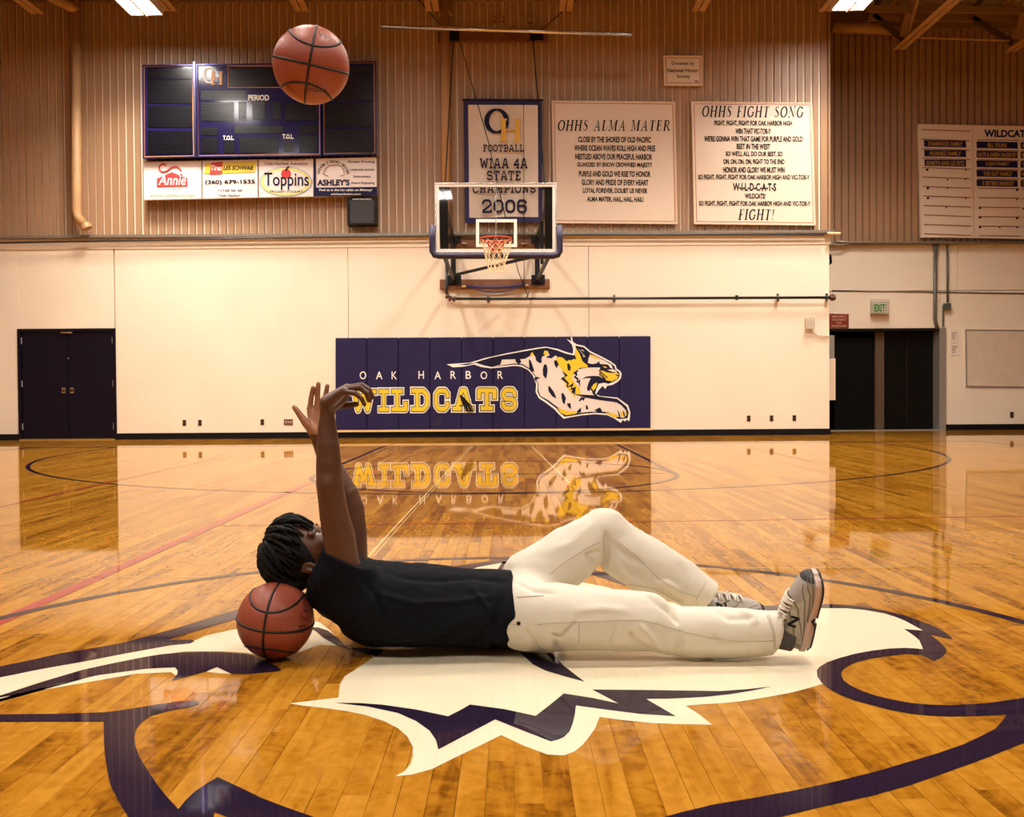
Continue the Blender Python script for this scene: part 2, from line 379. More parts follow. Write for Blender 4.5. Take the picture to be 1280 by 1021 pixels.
ftc = G(619, 597.5); fy = 9.77
line_obj('free_throw_circle_line', [(arc(ax0, fy, 1.83, 0, 360, 72), .05)], PAINT_N, .0013)
line_obj('pale_floor_line', [([tuple(G(-20, 723).xy), tuple(G(330, 720).xy)], .007), ([tuple(G(860, 711).xy), tuple(G(1300, 707).xy)], .007)], PAINT_L)
line_obj('lane_line', [([(ax0-1.83, fy), (ax0-1.83, yb)], .05), ([(ax0+1.83, fy), (ax0+1.83, yb)], .05), ([(ax0-1.83, fy), (ax0+1.83, fy)], .05)], PAINT_N)
line_obj('three_point_line', [(arc(ax0-.1, 13.9, 6.02, 180, 360, 96), .05), ([(ax0-6.12, 13.9), (ax0-6.12, yb)], .05), ([(ax0+5.92, 13.9), (ax0+5.92, yb)], .05)], PAINT_N)
line_obj('baseline', [([(-7.75, yb), (7.5, yb)], .12)], PAINT_N, .0012)
line_obj('court_sideline', [([(-7.75, 1), (-7.75, yb+.06)], .10), ([(7.5, 1), (7.5, yb+.06)], .10)], PAINT_N)
lx = G(100, 732).x
line_obj('red_line', [([(lx, .6), (G(395, 599.5).x, G(395, 599.5).y)], .062)], PAINT_R)
r3 = [G(265, 657), G(640, 654), G(1280, 645)]
line_obj('thin_red_line', [([(r3[0].x, r3[0].y), (r3[1].x, r3[1].y), (r3[2].x, r3[2].y), (9, r3[2].y+.1)], .028),
                           ([(-3.85, 2.0), (-3.85, 12.5)], .035), ([(3.5, 11.2), (3.5, 14)], .035)], PAINT_R, .0011)
line_obj('white_lane_line', [([tuple(G(460, 696).xy), tuple(G(497, 655).xy), tuple(G(590, 557).xy)], .012),
                             ([tuple(G(467, 696).xy), tuple(G(502, 655).xy), tuple(G(592, 557).xy)], .006),
                             ([tuple(G(664, 557).xy), tuple(G(712, 604).xy)], .02)], PAINT_L, .0011)

# painted cat head at the centre of the court, traced where it lies on the boards
white = [
 [(-60,858),(0,846),(52,836),(103,827),(160,816),(214,806),(242,801),(258,794),(295,786),(330,776),(372,768),(400,778),(413,788),(424,800),(436,808),(400,806),(372,816),(345,824),(309,816),(278,814),(232,814),(180,821),(103,837),(52,852),(0,869),(-60,886)],
 [(-60,890),(26,866),(75,853),(124,843),(180,836),(219,834),(222,838),(221,845),(214,840),(170,842),(124,850),(60,861),(0,872),(-60,893)],
 [(258,839.5),(271,833.6),(289,842),(275,841.5)],
 [(466,822),(443,837.6),(431,845),(425,855),(424,863),(423,871.6),(395,875),(362,879),(380,882),(400,884),(430,888),(455,893),(480,901),(497.6,910),(509,920),(516,933),(516,945),(513,955),(505,964),(494,970),(515,968),(540,961),(564,949),(595,934),(626.6,918.5),(655,932),(685,943),(705,944),(718,939),(728,931),(737,920),(744,910),(747,902),(749.6,896),(780,900),(814,903.5),(850,905),(890,905.5),(873,892),(857,882),(880,880),(900,879),(925.6,876.5),(960,871),(991,865),(1010,860),(1027,855),(1036,852),(1032,841),(1040,832),(1060,823),(1095,816),(1132,813),(1154,812),(1149,799),(1130,786),(1154,788),(1132,775.5),(1106,766),(1080,761.5),(1057,759.5),(1026,759),(980,762),(880,758),(800,748),(760,734),(700,722),(640,712),(627,703),(600,708),(570,717),(520,732),(470,760),(455,800)],
]
fpoly('painted_emblem_cream', white, PAINT_W, .0008)
navy = [
 [(-60,848),(0,832.6),(38,825),(77,816),(116,810),(155,803),(195,792),(232,781.5),(265,771),(296,762),(350,747),(420,731),(500,718),(560,709),(595,703.5),(625,699),(655,698),(700,703),(760,716),(800,730),(830,742),(900,752),(960,757),(1024,754.5),(1063,756),(1085,759),(1106,763),(1128,768),(1145,774),(1161,780),(1175,786),(1184,792),(1191,798.5),(1177,796),(1162,792.5),(1171,799),(1178,805),(1183,811),(1181.5,817),(1176,822),(1167,826),(1160,822),(1152,818),(1154,811),(1149,800),(1140,792),(1130,786),(1154,788),(1132,776),(1120,771),(1106,766.5),(1080,762),(1057,760),(1026,760),(960,763),(880,759),(820,745),(790,734),(740,718),(690,710),(639,706),(626,703.5),(600,708),(570,716.5),(500,729),(430,742),(360,758),(295,774),(272,780),(250,787),(230,793),(209,799.5),(240,799.5),(243,801.5),(238,804),(214,806.3),(160,816),(103,827),(52,836),(0,846.5),(-60,860)],
 [(-60,893),(0,869.5),(52,852.5),(103,837),(140,829),(180,821),(206,817),(232,815),(255,814.5),(278,815),(309,817),(330,825),(345,832),(352,837),(345,839),(320,841),(304,842),(289,842),(271,833.6),(258,839),(240,844),(214,850.5),(222,842),(222,838),(219,834),(200,834.5),(180,836),(124,843.5),(75,854),(26,866),(0,871),(-60,896)],
 [(383,783),(398,784),(410,788),(422,797),(431,806),(445,809),(480,812),(470,820),(440,811),(420,806),(404,797),(395,789)],
 [(1154,811),(1132,809.5),(1110,810.5),(1090,813),(1068,817),(1050,822),(1034,827.5),(1024,833.5),(1021,838),(1022,846),(1027,853),(1037,861),(1050,868),(1068,875),(1090,881),(1113,887),(1139,891.6),(1163,894),(1188,895),(1222,894.5),(1258.6,892.6),(1252,902),(1244,910.6),(1226,920),(1204.5,930),(1173,941),(1139,951),(1099,963),(1057,973.5),(1025,981),(991,988),(942,997),(893,1005),(855,1014),(790,1032),(700,1062),(700,1110),(860,1048),(975,1020.5),(1024,1008.5),(1090,994),(1140,980),(1188,963),(1235,946),(1280,928),(1340,905),(1340,862),(1280,872),(1235,878.5),(1188,881.3),(1163,880.5),(1139,878.5),(1117,874.5),(1096,869.6),(1078,863.5),(1063,856.5),(1055,850.5),(1052,845),(1051.5,841),(1053.6,837),(1060,832),(1070,827.5),(1087,823),(1106,820),(1132,817),(1152,818)],
 [(419.5,878.2),(450,878.5),(478,880.5),(520,886.5),(560,895),(574,888),(587.5,880.3),(630,886),(669.5,894.5),(687,881),(704.7,866.5),(740,872),(773,879),(757,870.5),(740,861.5),(829.7,862.5),(900,863.5),(935,861),(965,857.8),(940,863),(912.5,867.5),(885,870.5),(860,872),(835,873),(808,873.5),(826,884),(845,895),(800,892),(760,887),(720,881.5),(718.5,893),(716,904),(712,914),(705,921),(697,924.5),(689,926.6),(655,913.5),(619,899),(585,917),(548,936.5),(545,925),(537,913),(520,901),(497.6,891),(460,883)],
 [(650,815),(690,816),(705,832),(719,843),(731,852),(705,845),(682,838),(666,830)],
 [(-60,893),(0,892.6),(70,892),(131,890),(165,885.5),(197,880),(225,876),(243,875.3),(248,877),(248,879.5),(236,883.5),(212,888),(190,894),(181,899),(174,906),(169.5,913),(168,922),(169.5,933),(174,945),(184,962),(197,981),(209,996),(223,1011),(232,1000),(243,989.5),(256,980.5),(272,971),(300,984),(328,997.6),(357,1008.5),(387,1019),(460,1045),(430,1062),(350,1045),(268,1014.5),(262,1050),(240,1080),(200,1080),(161,1022),(149,1002),(138,981),(134,962),(131,942),(129.8,922),(129.6,901.5),(60,901.5),(-60,902)],
 [(585,716),(600,713),(602,719),(584,720)], [(621,713),(628,702),(640,701),(632,714)],
]
fpoly('painted_emblem_navy', navy, PAINT_N, .0013)

# ================================================================ WALLS
ZL = P(520, 292.5, YW).z           # ledge height
wb = box('wall_back', XL, P(1037, 420, YW).x-.04, YW+.06, YW+.3, 0, 9.1, CREAM); tag(wb, kind='structure')
XE = P(1037, 420, YW).x
seams = [XL, P(144, 400, YW).x, P(435.5, 400, YW).x, P(736, 400, YW).x, XE]
dx0, dx1, dzt = P(25, 480, YW).x, P(143.5, 480, YW).x, P(84, 412, YW).z
def wpanel(x0, x1, z0, z1, y=YW, t=.2, name='wall_panel', par=wb): return box(name, x0+.004, x1-.004, y, y+t, z0, z1, CREAM, par, bevel=.006)
wpanel(XL, dx0, 0, ZL); wpanel(dx0-.008, dx1+.008, dzt, ZL)
for a, b in zip(seams[1:], seams[2:]): wpanel(a, b, 0, ZL)
def siding(x0, x1, z0, z1, Y, par):
    p = .1433; n = 6; x = x0
    while x < x1-.02:
        xe = min(x+n*p, x1); V = []; Fc = []; prof = []; xx = x; yy = Y+random.uniform(0, .004)
        while xx < xe-.01:
            prof += [(xx, yy+.052), (xx+.026, yy+.052), (xx+.034, yy), (xx+.134, yy)]; xx += p
        prof += [(xe+.004, yy+.045)]
        prof = [(min(a, xe+.006), b) for a, b in prof]
        for a, b in prof: V += [(a, b, z0), (a, b, z1)]
        Fc = [(2*i, 2*i+2, 2*i+3, 2*i+1) for i in range(len(prof)-1)]
        mesh('siding_sheet', V, Fc, SIDING, par); x = xe
siding(XL, XE+.02, ZL, 8.12, YW+.02, wb)
ledge = MB().box(XL, XE+.06, YW-.11, YW+.08, ZL-.02, ZL+.008).box(XL, XE+.04, YW-.115, YW-.10, ZL-.045, ZL-.015).build('trim_1', mat('flashing', (.30, .25, .20), .35, metal=.5)); tag(ledge, kind='structure')
box('shadow_lip', XL, XE+.02, YW-.018, YW+.02, ZL-.24, ZL-.05, CREAM, ledge)
# recessed wall on the right, around the open doorway
wr = box('wall_right', 5.0, XRR, YR+.26, YR+.34, 3.0, 9.1, CREAM); tag(wr, kind='structure')
ZLR = P(1180, 304, YR).z
ox0, ox1, oz = P(1030, 470, YR).x, P(1176, 470, YR).x, P(1100, 410.5, YR).z
sx = P(1197, 400, YR).x; zs = P(1150, 363.5, YR).z
for a, b, z0, z1 in ((5.0, ox0, 0, oz), (ox1, XRR, 0, zs-.006), (ox0, ox1, oz, zs-.006), (5.0, ox0, oz, zs-.006), (5.0, sx, zs+.006, ZLR), (sx, XRR, zs+.006, ZLR)):
    wpanel(a, b, z0, z1, YR, .25, par=wr)
siding(5.0, XRR, ZLR, P(1100, 36, YR).z, YR+.02, wr)
lr = MB().box(5.8, XRR, YR-.11, YR+.08, ZLR-.03, ZLR+.01).build('trim_2', MATS['flashing']); tag(lr, kind='structure')
re_ = box('wall_return', XE-.3, XE-.03, YW+.2, YR+.02, 0, 9.1, SIDEW); tag(re_, kind='structure')
for nm, a in (('wall_left', (XL-.2, XL, YBK, YW+.3)), ('wall_side', (XRR, XRR+.2, YBK, YR+.3)), ('wall_behind', (XL, XRR, YBK-.2, YBK))):
    o = MB().box(*a, 0, 9.1).build(nm, SIDEW); tag(o, kind='structure')
ce = box('ceiling', XL, XRR, YBK, YR+.4, 9.0, 9.2, DECK); tag(ce, kind='structure')
BB = mat('black_rubber', (.005, .0045, .006), .5, spec=.2)
zb = .115
for nm, x0, x1, y in (('baseboard_left', XL, dx0-.02, YW), ('baseboard_back', dx1+.02, XE+.012, YW), ('baseboard_right', ox1+.05, XRR, YR)):
    tag(MB().box(x0, x1, y-.014, y+.01, 0, zb).box(x0, x1, y-.03, y-.012, 0, .022).build(nm, BB), kind='structure')
# double door on the left
dr = empty('door_1', ((dx0+dx1)/2, YW, 0), kind='structure')
NDOOR = mat('door_navy', (.0055, .0028, .010), .45, spec=.2)
MB().box(dx0-.03, dx0+.025, YW-.02, YW+.1, 0, dzt+.02).box(dx1-.025, dx1+.03, YW-.02, YW+.1, 0, dzt+.02).box(dx0+.02, dx1-.02, YW-.02, YW+.1, dzt-.03, dzt+.02).build('door_frame', NDOOR, dr)
xm = P(84.5, 480, YW).x
for a, b, s in ((dx0+.03, xm-.008, -1), (xm+.008, dx1-.03, 1)):
    lf = box('door_leaf', a, b, YW+.015, YW+.06, .02, dzt-.035, NDOOR, dr, bevel=.004)
    hx = xm+s*.078; hz = P(84, 488, YW).z
    MB().box(hx-.035, hx+.035, YW+.005, YW+.014, hz-.05, hz+.05).build('handle_plate', ALU, lf)
    MB().box(hx-.018, hx+.018, YW-.02, YW+.005, hz-.03, hz+.03).build('door_pull', mat('bronze', (.12, .07, .04), .4, metal=1), lf)
    ex = a+.005 if s < 0 else b-.005
    for zz in (.25, 1.05, 1.85): MB().tube([(ex, YW+.005, zz-.06), (ex, YW+.005, zz+.06)], .011).build('hinge', GREY, lf)
box('closer', xm-.1, xm+.1, YW-.03, YW+.014, dzt-.07, dzt-.04, mat('bronze2', (.2, .1, .05), .5), dr)
MB().tube([(xm+.02, YW+.012, 1.52), (xm+.02, YW-.0, 1.52)], .016).build('lock_cylinder', ALU, dr)
box('threshold', dx0, dx1, YW-.05, YW+.05, 0, .02, mat('brass', (.55, .38, .12), .4, metal=.8), dr)
# doorway on the right with a dark hall behind
d2 = empty('door_2', ((ox0+ox1)/2, YR, 0), kind='structure')
MB().box(ox0-.3, ox1+.1, 23.3, 23.4, 0, 3).box(ox0-.4, ox0-.3, YR+.3, 23.4, 0, 3).box(ox1+.02, ox1+.12, YR+.3, 23.4, 0, 3).box(ox0-.4, ox1+.1, YR+.3, 23.4, 2.6, 2.7).build('hall_shell', mat('hall', (.01, .008, .007), .8, spec=.1), d2)
jx = P(1173, 480, YR).x
box('door_jamb', jx, jx+.13, YR-.05, YR+.25, 0, oz, GREY, d2)
box('head_frame', ox0, ox1, YR-.01, YR+.2, oz-.05, oz, BLK, d2)
box('door_leaf', P(1043, 480, YR+.15).x, P(1091, 480, YR+.15).x, YR+.15, YR+.2, 0, P(1060, 422, YR+.15).z, DARKROOM, d2, bevel=.005)
box('door_post', P(1094, 480, YR+.15).x, P(1105, 480, YR+.15).x, YR+.14, YR+.24, 0, oz-.06, mat('post_brown', (.10, .06, .035), .5), d2)
gl = box('glass_leaf', P(1106, 480, YR+.25).x, P(1171, 480, YR+.25).x, YR+.25, YR+.28, 0, oz-.06, mat('dark_glass', (.004, .004, .004), .3, spec=.2), d2)
MB().box(P(1131, 480, YR+.25).x, P(1133.5, 480, YR+.25).x, YR+.23, YR+.25, 0, oz-.06).build('glass_stile', BLK, gl)
box('far_appliance', P(1113, 480, 23).x, P(1136, 480, 23).x, 22.5, 23, .3, 1.9, mat('hall_grey', (.08, .07, .08), .5), d2)
box('kick_plate', P(1113, 480, 22).x, P(1140, 480, 22).x, 21.9, 22, .05, .30, mat('kick', (.25, .16, .1), .5), d2)
box('threshold', ox0, ox1+.05, YR-.06, YR+.1, 0, .016, GREY, d2)

# ================================================================ ROOF STEEL
zc = 7.90
def angle_pair(mb, a, b, w_=.10, g=.035, h=.09):
    a, b = Vector(a), Vector(b)
    for s in (-1, 1): mb.bar(a+Vector((s*(w_+g)/2, 0, 0)), b+Vector((s*(w_+g)/2, 0, 0)), w_, .012); mb.bar(a+Vector((s*(g)/2, 0, h/2)), b+Vector((s*(g)/2, 0, h/2)), .012, h)
def truss(x, ye, z, y0, label):
    t = empty('roof_truss', (x, ye, z), label, 'truss', 'roof trusses')
    mb = MB(); angle_pair(mb, (x, ye, z), (x, y0, z)); mb.build('bottom_chord', TANM, t)
    mb = MB(); angle_pair(mb, (x, ye+.5, z+.95), (x, y0, z+.95)); mb.build('top_chord', TANM, t)
    y = ye-.35; k = 0
    while y > y0+1:
        MB().bar((x, y, z+.03), (x, y-.85, z+.95), .05, .05).build('web_member', TANM, t)
        MB().bar((x, y-.85, z+.95), (x, y-1.7, z+.03), .05, .05).build('web_member', TANM, t); y -= 1.7
NMS = ['leftmost tan steel roof truss, its end by the left drain pipe', 'tan steel roof truss beside the left lit ceiling fixture', 'tan steel roof truss ending above the tossed basketball', 'tan steel roof truss beside the round post above the hoop', 'tan steel roof truss above the right end of the hanging rail', 'tan steel roof truss ending above the small donor plaque', 'tan steel roof truss just left of the right lit fixture']
for px, nm in zip((47, 214, 378, 541, 707, 873, 1032), NMS):
    q = P(px, 13, 17.2); truss(q.x, 17.2, P(px, 14 if px > 60 else 17, 17.2).z, 6.0, nm)
for px, py, nm in ((1123, 62, 'long tan steel roof truss over the recessed right wall'), (1262, 65, 'tan steel roof truss at the top right corner')):
    q = P(px, py, 18.9); truss(q.x, 18.9, q.z, 6.0, nm)
eb = MB().box(XL, XE+.05, YW-.02, YW+.1, 8.1, 8.45).box(XL, XE+.05, YW-.25, YW+.05, 8.43, 8.47).build('eave_beam', mat('dark_tan', (.26, .15, .075), .5), base=(0, YW, 8.1)); tag(eb, 'brown steel eave beam along the top of the siding', 'beam')
zr = P(1100, 36, YR).z
rb = MB().box(XE+.05, XRR, YR-.05, YR+.1, zr-.02, zr+.32); rb = rb.build('eave_beam', MATS['dark_tan'], base=(9, YR, zr)); tag(rb, 'brown beam above the recessed right wall', 'beam')
sp = MB().tube([P(1040, 34, 19.2), P(1128, 37, 19.2)], .11, 12).build('sprinkler_main', TANM, smooth=True, base=P(1084, 36, 19.2)); tag(sp, 'thick tan pipe under the roof above the recessed wall', 'pipe')
for k, (py, y) in enumerate(((3, 18.3), (14, 18.9))):
    o = MB().bar(P(1085, py+8, y), P(1300, py+10, y), .09, .12).build('roof_purlin', MATS['dark_tan'], base=P(1180, py, y)); tag(o, ['upper', 'lower'][k]+' brown purlin at the top right, running across', 'purlin')
o = MB().tube([P(1148, 47, 18.8), P(1262, 51, 18.8)], .02, 6).build('tie_rod', TANM, base=P(1148, 47, 18.8)); tag(o, 'thin tan rod between the two right roof trusses', 'rod')
for a, b, nm in (((1090, 18), (1130, 50), 'dark diagonal brace beside the right lit fixture'), ((1214, 22), (1266, 54), 'dark diagonal brace near the top right corner')):
    o = MB().bar(P(*a, 18.9), P(*b, 18.9), .09, .09).bar(P(a[0]-1, a[1], 18.9), P(a[0]+22, -20, 17.9), .08, .08).build('diagonal_brace', mat('dark_steel', (.10, .055, .03), .5), base=P(*a, 18.9)); tag(o, nm, 'brace')
for a, b, nm in (((1128, 46), (1142, -4), 'tan strut rising from the long right truss'), ((1272, 48), (1284, -4), 'tan strut rising at the top right corner')):
    o = MB().bar(P(*a, 18.85), P(*b, 18.7), .14, .05).build('roof_strut', TANM, base=P(*a, 18.85)); tag(o, nm, 'strut')
# light fixtures
LENS = mat('lens', (1, .95, .90), .4, emit=34)
def fixture(x, y, label, grp=None):
    t = empty('ceiling_light', (x, y, FIX_Z), label, 'light', grp)
    HW = .285; HL = .64
    MB().box(x-HW, x+HW, y-HL, y+HL, FIX_Z+.03, FIX_Z+.10).box(x-HW, x-HW+.02, y-HL, y+HL, FIX_Z-.02, FIX_Z+.03).box(x+HW-.02, x+HW, y-HL, y+HL, FIX_Z-.02, FIX_Z+.03).box(x-HW+.02, x+HW-.02, y-HL, y-HL+.02, FIX_Z-.02, FIX_Z+.03).box(x-HW+.02, x+HW-.02, y+HL-.02, y+HL, FIX_Z-.02, FIX_Z+.03).build('housing', WHITE, t)
    box('divider', x-.02, x+.02, y-HL, y+HL, FIX_Z-.05, FIX_Z-.035, TANM, t)
    for s in (-1, 1): box('lens', x+s*.14-.11, x+s*.14+.11, y-.6, y+.6, FIX_Z-.01, FIX_Z, LENS, t)
    for s in (-1, 1): MB().tube([(x, y+s*.5, FIX_Z+.1), (x, y+s*.5, 9)], .008, 5).build('hanger_rod', GREY, t)
    return t
for k, (fx, fy_) in enumerate(FIX_POS):
    if k < 2: fixture(fx, fy_, ['lit twin-lens ceiling light at the upper left above the scoreboard', 'lit twin-lens ceiling light at the upper right'][k])
    elif k == 2: f0 = fixture(fx, fy_, 'gym ceiling light', 'gym ceiling lights outside the frame')
    else: c = copy_tree(f0); c.location = (fx, fy_, FIX_Z)
    if k >= 2: (f0 if k == 2 else c)['label'] = 'gym ceiling light, %s in the row %s' % (('leftmost', 'second from left', 'third from left', 'rightmost')[(k-2) % 4], ('over the three point line', 'beyond midcourt', 'over the camera', 'behind the camera')[(k-2)//4])
# pipes on the walls
o = MB().tube([P(95, -12, 17.7), P(95.5, 262, 17.7), P(97, 271, 17.7), P(107, 283, 17.7)], .085, 14).build('drain_pipe', TANM, smooth=True, base=P(95, 262, 17.7)); tag(o, 'thick tan drain pipe down the siding with a bent lower end', 'pipe')
MB().tube([P(106, 281, 17.69), P(109, 286, 17.69)], .10, 14).build('pipe_collar', TANM, o)
MB().tube([P(95, 12, 17.7), P(82, 5, 17.5), P(60, -6, 17)], .09, 12).build('pipe_branch', TANM, o)
o = MB().tube([P(556, -12, 17.70), P(557.5, 291, 17.70)], .085, 14).build('tan_post', TANM, smooth=True, base=P(557, 290, 17.75)); tag(o, 'round tan post on the siding left of the championship banner', 'post')
MB().tube([P(556.5, 16, 17.75), P(556.5, 20, 17.75)], .125, 14).build('post_collar', TANM, o)
o = MB().tube([P(476, 33, 16.4), P(790, 43, 16.4)], .032, 10).build('hanging_rail', ALU, smooth=True, base=P(633, 38, 16.4)); tag(o, 'long thin bright metal rail hanging level above the hoop', 'rail')
for x_, y_ in ((506, 33.5), (744, 41)): MB().tube([P(x_, y_+1, 16.4), P(x_-1, y_-8, 16.4), P(x_, -15, 16.4)], .006, 5).build('hanger', GREY, o)
# ================================================================ WALL MATS with the printed emblem
YM = YW-.06
mt = empty('wall_mat', P(616, 538, YM), 'long row of navy wall pads printed with school name and leaping cat', 'wall mat')
mx = [419+ (813.5-419)*k/10 for k in range(11)]
topy = lambda x: 422.3-2.4*(x-419)/394; boty = lambda x: 538.2-2.6*(x-419)/394
for a, b in zip(mx, mx[1:]):
    board('pad', [(a+.25, topy(a)), (b-.25, topy(b)), (b-.25, boty(b)), (a+.25, boty(a))], YM, .05, NAVYM, mt, bevel=.014)
MB().bar(P(418, 538.8, YW-.03), P(815, 536.2, YW-.03), .06, .04).build('mat_rail', mat('rail_tan', (.75, .50, .22), .5), mt)
board('mat_backing', rect(419.5, 423, 813, 538), YM+.03, .025, NAVYM, mt)
YT = YM-.003
E_CREAM = mat('print_cream', (.80, .70, .62), .5); E_WHITE = mat('print_white', (.85, .82, .76), .5); E_YEL = mat('print_yellow', (.80, .56, .02), .5); E_NAVY = mat('print_dark', (.010, .009, .035), .6, spec=.2)
v8 = lambda x, y: (640+x/8, 415+y/8)
v4 = lambda x, y: (540+x/4.571, 410+y/4.571)
wht = [v4(*p) for p in [(84,207),(140,202),(215,198),(300,172),(420,145),(520,126),(600,112),(650,106),(715,118),(770,138),(805,147),(806,120),(800,95),(770,62),(795,76),(793,50),(800,50),(805,78),(825,92),(870,102),(905,132),(960,158),(1020,190),(1050,212),(1055,232),(1075,245),(1084,262),(1078,290),(1060,308),(1030,325),(1000,330),(990,348),(975,330),(952,355),(938,378),(960,388),(1060,397),(1085,415),(1120,440),(1133,480),(1130,522),(1124,533),(1113,522),(1103,535),(1092,524),(1078,542),(1062,530),(1040,516),(1000,497),(930,492),(860,498),(800,508),(752,518),(722,490),(700,465),(655,430),(610,400),(592,365),(595,320),(575,270),(550,240),(510,220),(470,216),(400,224),(335,230),(280,222),(240,208),(180,220),(120,224)]]
decal('emblem_outline', [wht], YT, E_WHITE, mt)
ins = [v8(*p) for p in [(-330,-10+320-40) ,(-200,195),(0,228),(120,205),(250,175),(340,165),(440,190),(520,222),(600,240),(632,236),(634,180),(626,120),(700,140),(745,165),(790,210),(860,232),(940,270),(1010,320),(1030,350),(1022,380),(1070,400),(1086,430),(1070,470),(1030,505),(960,525),(935,510),(880,495),(850,560),(820,600),(850,640),(900,662),(1050,668),(1090,700),(1150,740),(1172,800),(1165,850),(1080,858),(1010,830),(960,800),(870,798),(760,805),(640,820),(520,835),(480,790),(450,735),(380,680),(300,640),(255,590),(250,530),(215,440),(170,380),(110,345),(0,325),(-120,335),(-200,340)]]
ins = [v4(*p) for p in [(150,209),(240,198),(330,170),(440,148),(560,127),(620,116),(655,112),(712,126),(765,146),(812,156),(822,140),(820,100),(868,110),(902,140),(960,168),(1015,197),(1042,216),(1048,236),(1068,250),(1074,266),(1066,288),(1040,305),(1008,318),(985,312),(952,318),(938,352),(932,372),(950,390),(1058,404),(1082,424),(1112,448),(1124,482),(1118,514),(1070,520),(1036,505),(1000,488),(930,484),(860,490),(800,500),(758,506),(732,484),(708,456),(660,420),(616,392),(602,362),(604,322),(586,272),(556,236),(515,212),(470,208),(400,216),(340,222),(300,214),(250,198),(200,212)]]
decal('emblem_body_navy', [ins], YT-.002, E_NAVY, mt)
cream = [[v4(*p) for p in q] for q in [
 [(345,222),(390,210),(400,180),(470,178),(530,176),(560,160),(585,150),(600,165),(640,160),(660,135),(680,160),(712,158),(722,180),(770,200),(820,200),(840,235),(890,225),(960,225),(955,268),(990,300),(940,300),(905,350),(940,385),(830,378),(860,388),(1055,425),(1080,440),(1108,470),(1110,500),(1095,512),(1060,508),(1040,495),(1005,478),(900,478),(800,490),(745,470),(715,450),(665,412),(620,388),(608,355),(608,320),(590,270),(560,232),(520,206),(470,202),(400,212)],
 [(905,150),(930,158),(990,188),(1025,210),(1035,235),(1010,222),(960,205),(915,205),(890,200),(895,170)],
 [(835,120),(862,124),(884,150),(880,185),(868,192),(862,150),(835,118)],
 [(1000,238),(1040,236),(1062,252),(1030,250)]]]
decal('emblem_body_cream', cream, YT-.004, E_CREAM, mt)
yel = [[v4(*p) for p in q] for q in [
 [(710,160),(745,168),(770,190),(800,172),(825,180),(815,150),(822,112),(845,150),(860,190),(892,215),(885,225),(842,228),(815,250),(800,280),(812,310),(845,345),(850,380),(800,378),(760,325),(752,290),(760,260),(735,230),(715,205)],
 [(560,155),(570,138),(592,142),(588,158)], [(636,150),(642,128),(664,132),(660,155)],
 [(900,148),(935,162),(965,178),(940,176),(905,160)],
 [(950,240),(1000,248),(1050,252),(1068,262),(1060,288),(1030,304),(995,298),(965,270)],
 [(925,310),(945,308),(938,340),(915,365),(912,335)],
 [(715,455),(770,472),(835,476),(820,490),(765,498),(735,484)],
 [(990,478),(1040,490),(1068,500),(1050,512),(1020,500)], [(1078,480),(1095,478),(1098,504),(1080,506)], [(1102,474),(1112,480),(1112,500),(1104,502)],
 [(800,380),(815,385),(822,402),(806,392)], [(968,212),(985,214),(1002,226),(988,228)]]]
decal('emblem_yellow', yel, YT-.006, E_YEL, mt)
dk = [[v8(*p) for p in q] for q in [
 [(168,272),(185,280),(205,330),(225,395),(190,392),(172,360)], [(320,325),(345,322),(357,370),(350,430),(340,470),(310,430),(308,370)],
 [(232,262),(290,262),(300,300),(280,312),(245,290)], [(30,265),(80,265),(92,300),(70,322),(40,300)], [(420,285),(445,280),(468,320),(445,362),(425,325)],
 [(550,320),(570,312),(590,350),(580,388),(558,380)], [(220,462),(250,445),(285,462),(255,468),(235,490)], [(362,540),(380,545),(420,600),(446,665),(400,640),(365,590)],
 [(495,610),(515,612),(540,660),(525,725),(505,700),(495,650)], [(548,715),(585,710),(592,772),(565,750)], [(652,790),(690,752),(690,800),(650,812)], [(737,735),(750,728),(766,770),(740,775)], [(822,782),(880,752),(905,795),(860,798)],
 [(666,690),(690,650),(735,655),(712,690),(700,672),(680,695)], [(665,165),(740,205),(762,250),(750,290),(720,302),(700,255),(735,245),(700,205)],
 [(750,352),(800,322),(850,310),(870,290),(880,318),(960,325),(985,360),(955,348),(900,338),(830,340),(790,352)],
 [(500,385),(560,435),(520,455),(570,510),(560,545),(620,505),(600,560),(640,545),(630,620),(590,600),(610,575),(580,580),(600,545),(545,555),(550,515),(485,465),(530,440)],
 [(610,410),(665,370),(650,405),(655,430),(640,445),(670,465),(655,490),(682,470),(680,560),(668,510),(645,500),(650,475),(615,450),(640,430)],
 [(700,470),(740,445),(810,438),(870,440),(935,480),(960,498),(930,505),(890,500),(865,500),(845,505),(815,520),(790,560),(775,590),(755,585),(750,560),(760,520),(775,485),(790,462),(750,458)], [(800,560),(815,600),(850,640),(885,665),(870,668),(835,650),(805,610),(795,575)],
 [(600,618),(660,622),(760,640),(900,672),(1050,672),(1090,712),(1040,700),(880,680),(740,655)],
 [(870,375),(960,455),(950,462),(866,385)], [(880,400),(940,470),(930,474),(876,408)], [(905,380),(1000,400),(1060,400),(1000,410),(940,400)],
 [(1032,425),(1072,428),(1052,442)], [(1050,770),(1075,810),(1085,855),(1070,850),(1062,810)], [(1105,775),(1125,810),(1130,848),(1118,840)],
 [(205,205),(300,190),(305,225),(300,265),(240,262),(225,235)], [(365,185),(425,195),(425,240),(395,262),(345,255),(345,245),(375,235)], [(445,215),(480,220),(480,250),(450,250)], [(560,245),(640,260),(580,285)]]]
decal('emblem_stripes', dk, YT-.008, E_NAVY, mt)
z3 = lambda x: 430+x/5.565
